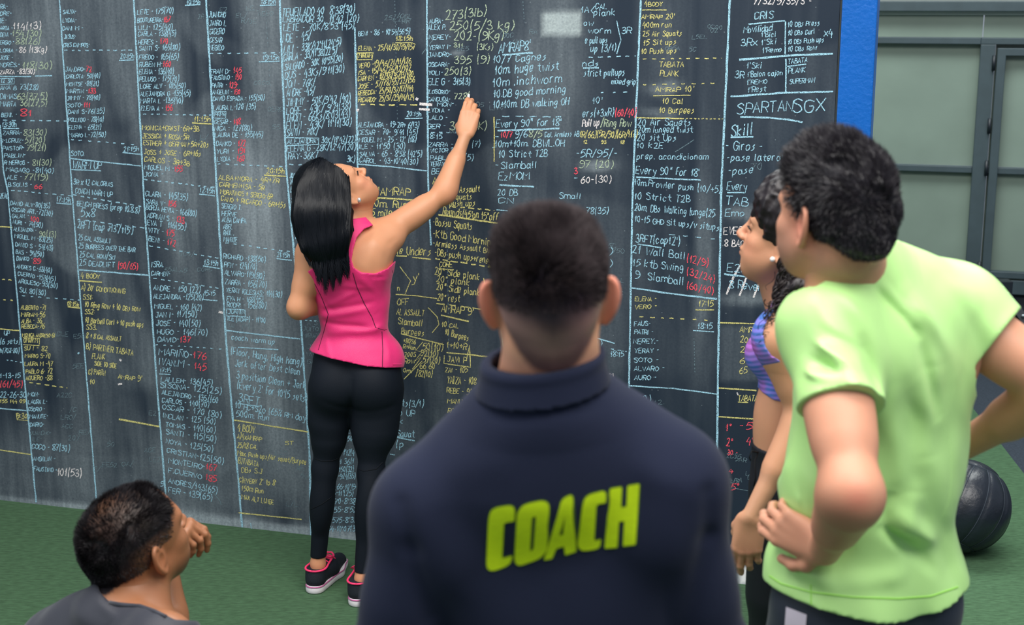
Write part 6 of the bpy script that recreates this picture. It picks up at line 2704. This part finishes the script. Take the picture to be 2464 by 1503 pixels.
# ================================================================== WOMAN WITH CURLY HAIR (purple top)
def curly_woman():
    s = .94
    th, ph = math.radians(67), math.radians(16)
    f = V3(-math.sin(th) * math.cos(ph), math.cos(th) * math.cos(ph), math.sin(ph))
    r = V3(math.cos(th), math.sin(th), 0)
    u = np.cross(r, f)
    Mh = np.stack([r, f, u], 1)
    hs = .97
    ear = A_(W(1880, 592, 3.17))
    hc = ear + r * .070 * hs
    H = head_prims(hc, Mh, hs, female=True, ear_out=.5)
    hp = lambda x, y, z: hc + Mh @ (V3(x, y, z) * hs)
    fc = (-.90, .44, .04)
    J = dict(neck=W(1935, 705, 3.24), chest=W(1950, 850, 3.24), pel=W(1920, 1150, 3.26), fc=fc, fp=(-.88, .47, 0))
    Mc0 = frame(fc)
    ce = A_(J['neck']) + V3(0, 0, -.075)
    J['shL'] = ce + Mc0 @ V3(-.160, .005, 0)
    J['shR'] = ce + Mc0 @ V3(.160, .005, 0)
    pel = A_(J['pel'])
    Mp0 = frame(J['fp'])
    J['hipL'] = pel + Mp0 @ V3(-.082, 0, -.05)
    J['hipR'] = pel + Mp0 @ V3(.082, 0, -.05)
    root = person_root((pel[0], 3.26, 0), 'person with dark curly hair and a purple patterned crop top facing the chalkboard')
    nk = A_(J['neck'])
    neck = [RC(hp(0, -.03, -.05), nk + V3(0, 0, -.02), .049, .052, .03), RC(hp(0, .02, -.08), nk + Mc0 @ V3(0, .055, -.03), .034, .036, .03)]
    T, Mc, Mp = torso_prims(J, s, male=False, bust=.92, waist=.90)
    T.append(EL(A_(W(1903, 1010, 3.24)), V3(.105, .082, .13), Mc, .05))
    elL, wrL = W(1932, 1005, 3.08), W(1808, 1240, 3.03)
    elR = J['shR'] + V3(.02, .02, -.26)
    wrR = elR + V3(.10, .10, -.20)
    uL, fL = arm_prims(J['shL'], elL, wrL, .95, .90)
    uR, fR = arm_prims(J['shR'], elR, wrR, .95, .90)
    kL, kR = J['hipL'] + V3(-.03, .0, -.43), J['hipR'] + V3(.04, .02, -.43)
    aL, aR = V3(kL[0] + .02, kL[1] - .02, .085), V3(kR[0] + .04, kR[1], .085)
    lL = leg_prims(J['hipL'], kL, aL, .95, .95, back=-A_(J['fp']))
    lR = leg_prims(J['hipR'], kR, aR, .95, .95, back=-A_(J['fp']))
    fd = nrm(V3(-.10, .05, -1))
    hM = np.stack([nrm(V3(-.9, .3, .1)), fd, nrm(V3(-.35, -.93, 0))], 1)
    hL = hand_prims(wrL, hM, .93, ((14, 20, 12), (16, 24, 14), (20, 28, 16), (24, 32, 20)), [(.018, .018, -.010), (.034, .042, -.024), (.036, .064, -.034), (.032, .084, -.042)], 1.5)
    hR = hand_prims(wrR, np.stack([nrm(fc), V3(0, .1, -1), V3(.4, .9, 0)], 1), .93, ((20, 30, 20),) * 4)
    legs = lL[0] + lL[1] + lR[0] + lR[1]
    fb = Field((.2, 2.85, .05), (1.0, 3.75, 1.60), .0050).add(T + neck + uL + fL + uR + fR + legs + [RC(aL, aL + V3(-.10, .04, -.05), .034, .03), RC(aR, aR + V3(-.10, .04, -.05), .034, .03)])
    fh = Field(hc - .17, hc + V3(.17, .17, .17), .0026).add(neck)
    add_head(fh, H)
    fa = Field(A_(wrL) - V3(.09, .09, .22), A_(wrL) + V3(.09, .09, .10), .0026).add(fL + hL)
    fr = Field(A_(wrR) - V3(.12, .12, .22), A_(wrR) + V3(.12, .12, .08), .004).add(fR + hR)
    skin = lin((204, 148, 116))
    spots = [(hp(0, .10, -.056), .012, lin((190, 96, 90)), .9), (hp(-.05, .07, -.03), .03, lin((220, 138, 112)), .4), (hp(0, .115, -.02), .02, lin((224, 140, 120)), .4), (A_(W(1795, 1355, 3.0)), .03, lin((222, 128, 112)), .5)]
    make_mesh('body', [fh, fb, fa, fr], skin_mat('warm_skin', .48), root, lambda P: shade(P, skin, spots))
    M_dark = new_mat('dark_brow', lin((20, 16, 18)), .6, .3)
    for sg in (1, -1):
        tube_path('eyebrow', [Vector(hp(sg * x, y, z).tolist()) for x, y, z in ((.014, .0985, .028), (.026, .0975, .033), (.040, .089, .033), (.050, .077, .027))], .002, M_dark, root, 6, [.0016, .0026, .0022, .0010])
        tube_path('eyelashes', [Vector(hp(sg * x, y, z).tolist()) for x, y, z in ((.019, .093, .008), (.030, .0965, .0095), (.042, .089, .008), (.047, .083, .006))], .0016, M_dark, root, 6, [.001, .0018, .002, .001])
    MB().sphere(hp(-.080, .008, -.034), .0062, 12, 8).build('pearl_earring', new_mat('pearl', lin((235, 230, 228)), .2, .6), root, True)
    # hair: gathered volume plus loose curls
    hf = Field(hc - V3(.22, .22, .40), hc + V3(.26, .26, .24), .0040)
    hf.add([EL(hp(0, -.005, .068), V3(.095, .116, .114) * hs, Mh, .03), EL(hp(0, -.075, .02), V3(.088, .080, .095) * hs, Mh, .03), EL(hp(0, .045, .085), V3(.070, .058, .062) * hs, Mh, .03), EL(hp(0, -.085, .10), V3(.07, .07, .07), Mh, .03),
            RC(hp(-.04, -.075, -.02), W(1925, 700, 3.12), .060, .055, .03), RC(W(1925, 700, 3.12), W(1890, 755, 3.10), .050, .030, .03)])

    def clipf(P):
        q = (P - hc) @ Mh / hs
        y, z = q[..., 1], q[..., 2]
        fr_ = np.where(z > .04, y - .098, np.where(z > -.012, y - (.040 + (z + .012) * 1.1), y - (-.018)))
        return np.where(z > -.14, fr_, -1) * hs
    hf.clip(clipf)
    hf.near(lambda P, d: d - .006 * fbm(P, 34, 2) - .003 * fbm(P, 80, 2))
    M_h = new_mat('dark_curly_hair', lin((26, 20, 24)), .42, .42, var=.25, vscale=40)
    ho = make_mesh('hair', [hf], M_h, root)
    rg = random.Random(9)
    cm = MB()
    def curl(p, q, r0, turns, rad, phs, seg=5):
        p, q = Vector(p), Vector(q)
        ax = (q - p).normalized()
        e1 = ax.orthogonal().normalized()
        e2 = ax.cross(e1)
        n = int(turns * 9)
        pts = []
        for i in range(n + 1):
            t = i / n
            a = phs + turns * 2 * math.pi * t
            rr_ = r0 * (.5 + .5 * t)
            pts.append(p.lerp(q, t) + e1 * rr_ * math.cos(a) + e2 * rr_ * math.sin(a) + Vector((0, 0, -.01 * t)))
        cm.tube(pts, rad, seg, [rad * (1 - .6 * (i / n)) for i in range(n + 1)], False)
    for _ in range(150):
        x, y = rg.uniform(1875, 1955), rg.uniform(600, 700)
        p = W(x, y, 3.12 + rg.uniform(-.03, .03))
        t = rg.random()
        qx, qy = rg.uniform(1880, 1960), rg.uniform(690, 765)
        if t < .45:
            qx, qy = rg.uniform(1848, 1900), rg.uniform(720, 800)
        q = W(qx, qy, 3.07 + rg.uniform(-.02, .03))
        curl(p, q, rg.uniform(.006, .014), rg.uniform(2, 4.5), rg.uniform(.0012, .0024), rg.uniform(0, 6))
    for _ in range(16):
        p = W(rg.uniform(1845, 1872), rg.uniform(715, 770), 3.09)
        q = W(rg.uniform(1812, 1850), rg.uniform(780, 822), 3.06)
        curl(p, q, rg.uniform(.008, .014), rg.uniform(1.5, 3), .0013, rg.uniform(0, 6))
    for _ in range(120):
        a = rg.uniform(0, 6.28)
        b = rg.uniform(-.2, 1)
        d = V3(.088 * math.cos(a) * math.sqrt(max(0, 1 - b * b)), -.02 + .11 * math.sin(a) * math.sqrt(max(0, 1 - b * b)), .062 + .105 * b)
        if d[1] > .07:
            continue
        p = Vector(hp(*d).tolist())
        q = p + Vector(((Mh @ V3(0, -1, .1)) * .05).tolist()) + Vector((rg.uniform(-.02, .02), rg.uniform(-.02, .02), rg.uniform(-.02, .02)))
        curl(p, q, .006, 1.6, .0012, rg.uniform(0, 6))
    curl(hp(-.066, -.002, -.04), hp(-.05, .004, -.11), .008, 1.4, .0010, 0)
    c_ = cm.build('curls', new_mat('brown_black_curls', lin((34, 24, 26)), .4, .45), ho, True)
    tag(c_, kind='stuff')
    # crop top
    M_top = bpy.data.materials.new('purple_wave_print')
    M_top.use_nodes = True
    nt = M_top.node_tree
    N, L = nt.nodes, nt.links
    tc = N.new('ShaderNodeTexCoord')
    mp = N.new('ShaderNodeMapping')
    mp.inputs['Rotation'].default_value = (0, math.radians(28), 0)
    L.new(tc.outputs['Object'], mp.inputs['Vector'])
    wv = N.new('ShaderNodeTexWave')
    wv.bands_direction = 'Z'
    wv.inputs['Scale'].default_value = 26
    wv.inputs['Distortion'].default_value = 5.5
    wv.inputs['Detail'].default_value = 2
    wv.inputs['Detail Scale'].default_value = .35
    L.new(mp.outputs[0], wv.inputs['Vector'])
    cr = N.new('ShaderNodeValToRGB')
    cr.color_ramp.elements[0].position = .25
    cr.color_ramp.elements[0].color = (*lin((44, 40, 120)), 1)
    cr.color_ramp.elements[1].position = .75
    cr.color_ramp.elements[1].color = (*lin((146, 96, 200)), 1)
    L.new(wv.outputs['Fac'], cr.inputs[0])
    nz = N.new('ShaderNodeTexNoise')
    nz.inputs['Scale'].default_value = 13
    L.new(tc.outputs['Object'], nz.inputs['Vector'])
    cr2 = N.new('ShaderNodeValToRGB')
    cr2.color_ramp.elements[0].position = .42
    cr2.color_ramp.elements[0].color = (.1, .35, .9, 1)
    cr2.color_ramp.elements[1].position = .62
    cr2.color_ramp.elements[1].color = (.75, .22, .65, 1)
    L.new(nz.outputs['Fac'], cr2.inputs[0])
    mx = N.new('ShaderNodeMix')
    mx.data_type = 'RGBA'
    mx.inputs[0].default_value = .38
    L.new(cr.outputs[0], mx.inputs[6])
    L.new(cr2.outputs[0], mx.inputs[7])
    L.new(mx.outputs[2], N['Principled BSDF'].inputs['Base Color'])
    N['Principled BSDF'].inputs['Roughness'].default_value = .5
    tp = Field((.25, 2.9, 1.05), (1.0, 3.7, 1.55), .0034)
    tp.add([p.grow(.004) for p in T])
    px_poly = [(1700, 830), (1740, 800), (1800, 782), (1822, 762), (1842, 738), (1862, 712), (1885, 694), (1915, 684), (1925, 694), (1898, 716), (1868, 742), (1846, 770), (1836, 800), (1842, 835), (1858, 856), (1880, 868), (2100, 880), (2100, 1000), (1880, 966), (1862, 962), (1836, 945), (1812, 918), (1780, 905), (1700, 905)]
    tp.clip(clip_poly(px_poly, 1048))
    make_mesh('crop_top', [tp], M_top, root)
    # leggings
    lg = Field((.25, 2.9, .08), (1.0, 3.7, 1.15), .0055)
    lg.add([p.grow(.003) for p in legs] + [p.grow(.004) for p in T if isinstance(p, EL) and p.c[2] < 1.12])
    lg.clip(lambda P: np.maximum(P[..., 2] - 1.028, .10 - P[..., 2]))
    lo = make_mesh('leggings', [lg], new_mat('black_leggings', lin((14, 18, 26)), .6, .35), root)
    w0 = W(1824, 1088, 3.16)
    m_str = new_mat('black_drawstring', lin((14, 16, 20)), .7, .2)
    tube_path('drawstring', [w0, W(1808, 1085, 3.12), W(1803, 1100, 3.12), W(1806, 1108, 3.12)], .0018, m_str, lo)
    tube_path('drawstring', [w0, W(1816, 1110, 3.12), W(1818, 1150, 3.11), W(1814, 1170, 3.11)], .0018, m_str, lo)
    Mb = new_mat('dark_trainer', lin((40, 42, 50)), .7, .3)
    Mw = new_mat('pale_sole', lin((220, 220, 220)), .6, .3)
    add_shoes(root, [(aL[0] + .075, aL[1] - .03, aL[0] - .16, aL[1] + .07), (aR[0] + .075, aR[1] - .03, aR[0] - .16, aR[1] + .07)], 1.0, (Mb, Mw, Mb, Mw))


curly_woman()


# ================================================================== CROUCHING MAN
def crouching_man():
    th, ph = math.radians(40), math.radians(20)
    f = V3(math.sin(th) * math.cos(ph), math.cos(th) * math.cos(ph), math.sin(ph))
    r = V3(math.cos(th), -math.sin(th), 0)
    u = np.cross(r, f)
    Mh = np.stack([r, f, u], 1)
    Mh = rot(Mh, 1, 6)
    hs = 1.08
    hc = A_(W(330, 1308, 2.93))
    H = head_prims(hc, Mh, hs, ear_out=.42)
    hp = lambda x, y, z: hc + Mh @ (V3(x, y, z) * hs)
    fc = nrm((.50, .80, -.25))
    J = dict(neck=W(272, 1475, 2.84), shL=W(135, 1560, 2.92), shR=W(392, 1560, 2.72), chest=W(262, 1640, 2.86), pel=(-.98, 2.62, .36), fc=tuple(fc), fp=(.35, .94, 0))
    pel = A_(J['pel'])
    J['hipL'] = pel + V3(-.09, .03, -.02)
    J['hipR'] = pel + V3(.09, .0, -.02)
    root = person_root((-.9, 2.8, 0), 'person crouching at the lower left with short dark hair, chin resting on one hand')
    nk = A_(J['neck'])
    nb = A_(W(300, 1440, 2.86))
    neck = [RC(hp(0, -.03, -.04), nb + V3(0, 0, -.03), .060, .066, .03), RC(hp(.02, -.01, -.06), nb + V3(.05, -.01, -.05), .046, .05, .03), RC(hp(-.02, -.045, -.05), nb + V3(-.04, 0, -.04), .04, .05, .03)]
    T, Mc, Mp = torso_prims(J, .98)
    elR, wrR = W(405, 1500, 3.04), W(384, 1312, 3.12)
    elL = A_(J['shL']) + V3(-.02, .20, -.18)
    wrL = elL + V3(.18, .14, -.06)
    uR, fR = arm_prims(J['shR'], elR, wrR, .98, 1.0)
    uL, fL = arm_prims(J['shL'], elL, wrL, .98, 1.0)
    kR, aR = V3(-.70, 3.02, .50), V3(-.70, 2.90, .10)
    kL, aL = V3(-1.12, 3.04, .48), V3(-1.10, 2.86, .10)
    lL = leg_prims(J['hipL'], kL, aL, 1.0)
    lR = leg_prims(J['hipR'], kR, aR, 1.0)
    fd = nrm(V3(.80, -.10, .52))
    bk = nrm(V3(-.45, -.25, .86))
    bk = nrm(bk - fd * float(bk @ fd))
    ac = nrm(np.cross(bk, fd))
    hM = np.stack([ac, fd, bk], 1)
    hR = hand_prims(wrR, hM, .92, ((70, 36, 18), (74, 40, 20), (80, 44, 22), (84, 46, 24)), [(.020, .014, -.014), (.034, .030, -.034), (.030, .048, -.052), (.022, .062, -.066)], 3)
    hL = hand_prims(wrL, np.stack([V3(0, 0, 1), nrm(V3(.8, .5, -.2)), nrm(V3(-.5, .8, 0))], 1), 1.0, ((30, 40, 20),) * 4)
    fb = Field((-1.42, 2.3, .03), (-.45, 3.4, .98), .0062).add(T + uL + fL + uR + fR + neck + lL[0] + lL[1] + lR[0] + lR[1] + [RC(aL, aL + V3(.02, .14, -.055), .036, .03), RC(aR, aR + V3(.02, .14, -.055), .036, .03)])
    fh = Field(hc - .19, hc + V3(.19, .19, .18), .0026).add(neck)
    add_head(fh, H)
    # neck creases
    fh.near(make_folds([(238, 1420, 300, 1432, -3, 6), (300, 1432, 372, 1424, -3, 6)], 2.80, .5))
    fa = Field(np.minimum(A_(wrR), A_(elR)) - V3(.12, .16, .05), np.maximum(A_(wrR), A_(elR)) + V3(.18, .12, .13), .0028).add(fR + hR)
    fl_ = Field(wrL - .14, wrL + V3(.22, .18, .12), .004).add(fL + hL)
    skin = np.array(lin((150, 100, 70)))
    dark = np.array(lin((24, 20, 24)))
    mid = np.array(lin((120, 84, 62)))
    nails = [(A_(W(486, 1325, 3.0)), .010, lin((226, 166, 148)), .8), (A_(W(468, 1342, 3.0)), .010, lin((226, 166, 148)), .8), (A_(W(458, 1318, 3.0)), .010, lin((226, 166, 148)), .8), (A_(W(480, 1290, 3.02)), .05, lin((186, 128, 96)), .6), (ear_p(hp), .035, lin((176, 112, 78)), .6)]

    def col(P):
        c = shade(P, skin, nails)
        q = (P - hc) @ Mh / hs
        x, y, z = np.abs(q[:, 0]), q[:, 1], q[:, 2]
        n = fbm(P, 30, 3)
        n2 = fbm(P, 90, 2)
        # hairline: forehead, temple, around the ear, nape
        front = np.where(z > .07, .072 - (z - .07) * .1, np.where(z > .02, .035 + (z - .02) * .74, -.016 + (z - .0) * .6))
        e = (front - y) / .010 + .4 * n
        nape = (z + .052 - .040 * np.clip((x - .02) / .035, 0, 1)) / .006
        m = np.clip(e, 0, 1) * np.clip(nape, 0, 1) * (z > -.12) * np.clip((.134 - np.linalg.norm(q - V3(0, -.01, .03), axis=1)) / .006, 0, 1)
        side = np.clip((x - .058) / .02, 0, 1) * np.clip((.055 - z) / .03, 0, 1) * np.clip((y + .07) / .04, 0, 1)
        thin = np.clip(.62 * np.exp(-((q[:, 0] - .0) / .05) ** 2 - ((y + .035) / .055) ** 2) * np.clip((z - .06) / .03, 0, 1), 0, 1)
        k = np.clip(side * .85 + thin + .25 * n * thin, 0, 1)[:, None]
        hc_ = dark * (1 - k) + mid * k
        hc_ = hc_ * (1 + .35 * n2[:, None])
        ear = x > .0815
        m = np.where(ear, 0, m)[:, None]
        c = c * (1 - m) + hc_ * m
        # beard shadow
        b = np.clip((-.040 - z) / .03, 0, 1) * np.clip((y - .01) / .02, 0, 1) * np.clip(1 - (z + .13) * 0, 0, 1) * .55
        b = np.where(np.linalg.norm(P - hc, axis=1) < .15 * hs, b, 0)[:, None]
        return c * (1 - b) + np.array(lin((70, 50, 44))) * b
    make_mesh('body', [fh, fb, fa, fl_], skin_mat('brown_skin', .42), root, col)
    Vh, Fh = fh.mesh()

    def keep(c, n):
        q = (c - hc) @ Mh / hs
        x, y, z = np.abs(q[:, 0]), q[:, 1], q[:, 2]
        front = np.where(z > .07, .072, np.where(z > .02, .035 + (z - .02) * .74, -.016 + z * .6))
        dens = np.where(x > .062, .25, 1.0) * np.where((z > .08) & (y > -.09) & (y < .03) & (x < .05), .45, 1)
        return ((y < front) & (z > -.050 + .040 * np.clip((x - .02) / .035, 0, 1)) & (x < .081)) * dens
    R_, N_ = sample_surface(Vh, Fh, 26000, keep, 8)
    q = (R_ - hc) @ Mh / hs
    ln = (.0035 + .0075 * np.clip((q[:, 2] - .02) / .06, 0, 1)) * (.6 + .8 * RNG.rand(len(R_)))

    def dr(P, N):
        sw = np.stack([fbm(P, 30, 2), fbm(P + 7, 30, 2), fbm(P + 19, 30, 2)], 1)
        return N * .9 + Mh[:, 1] * .3 + sw * .7
    h = strands('hair', R_, N_, dr, ln.astype(np.float32), .0011, new_mat('short_dark_hair', lin((26, 22, 26)), .5, .35), root, 2, 0, .15)
    tag(h, kind='stuff')
    # shirt
    M_t = new_mat('dark_training_shirt', lin((42, 44, 54)), .55, .4, sheen=.2, bump=.15, bscale=500)
    ts = Field((-1.42, 2.3, .25), (-.5, 3.3, .92), .0045)
    ts.add([p.grow(.012) for p in T] + [p.grow(.014) for p in uL + uR] + [RC(nb + V3(0, 0, -.08), nb + V3(0, -.005, -.045), .092, .080, .04)])
    ts.near(make_folds([(222, 1425, 330, 1480, -6, 10), (240, 1450, 400, 1503, 5, 12), (150, 1470, 260, 1503, 3, 20)], 2.78))
    ts.near(lambda P, d: d - .002 * fbm(P, 8, 2))
    fr_ = nrm(A_(elR) - A_(J['shR']))

    def cutf(P):
        c = np.full(P.shape[:-1], -1.0, np.float32)
        pr = RC(J['shR'], elR, .09, .09).ev(P) < 0
        c = np.where(pr, np.maximum(c, (P - (A_(elR) - fr_ * .05)) @ fr_), c)
        fl2 = nrm(elL - A_(J['shL']))
        pl = RC(J['shL'], elL, .09, .09).ev(P) < 0
        c = np.where(pl, np.maximum(c, (P - (elL - fl2 * .05)) @ fl2), c)
        return np.maximum(c, .30 - P[..., 2])
    ts.clip(cutf)
    ts.clip(clip_poly([(-200, 1500), (60, 1470), (120, 1400), (190, 1380), (232, 1392), (240, 1424), (262, 1446), (330, 1452), (375, 1466), (420, 1490), (600, 1500), (600, 2300), (-300, 2300)], 1150))
    sho = make_mesh('shirt', [ts], M_t, root)
    tube_path('neck_rib', [hh[0] for hh in (hit(bvh_of(sho), x_, y_) for x_, y_ in ((236, 1402), (243, 1426), (264, 1449), (300, 1456), (335, 1457), (372, 1470), (400, 1484))) if hh[0] is not None], .0045, M_t, sho)
    tr = Field((-1.42, 2.3, .05), (-.5, 3.3, .66), .0065)
    tr.add([p.grow(.014) for p in lL[0] + lL[1] + lR[0] + lR[1]] + [p.grow(.016) for p in T if isinstance(p, EL) and p.c[2] < .5])
    tr.near(lambda P, d: d - .003 * fbm(P, 9, 2))
    tr.clip(lambda P: np.maximum(P[..., 2] - .60, .10 - P[..., 2]))
    make_mesh('trousers', [tr], new_mat('black_trousers', lin((28, 30, 36)), .85, .2), root)
    Mb = new_mat('crouch_shoe', lin((34, 36, 42)), .7, .3)
    Mw = new_mat('crouch_sole', lin((214, 214, 212)), .6, .3)
    add_shoes(root, [(aL[0] - .01, aL[1] - .075, aL[0] + .03, aL[1] + .20), (aR[0] - .01, aR[1] - .075, aR[0] + .03, aR[1] + .20)], 1.12, (Mb, Mw, Mb, Mw))


def ear_p(hp):
    return hp(.085, -.005, 0)


crouching_man()
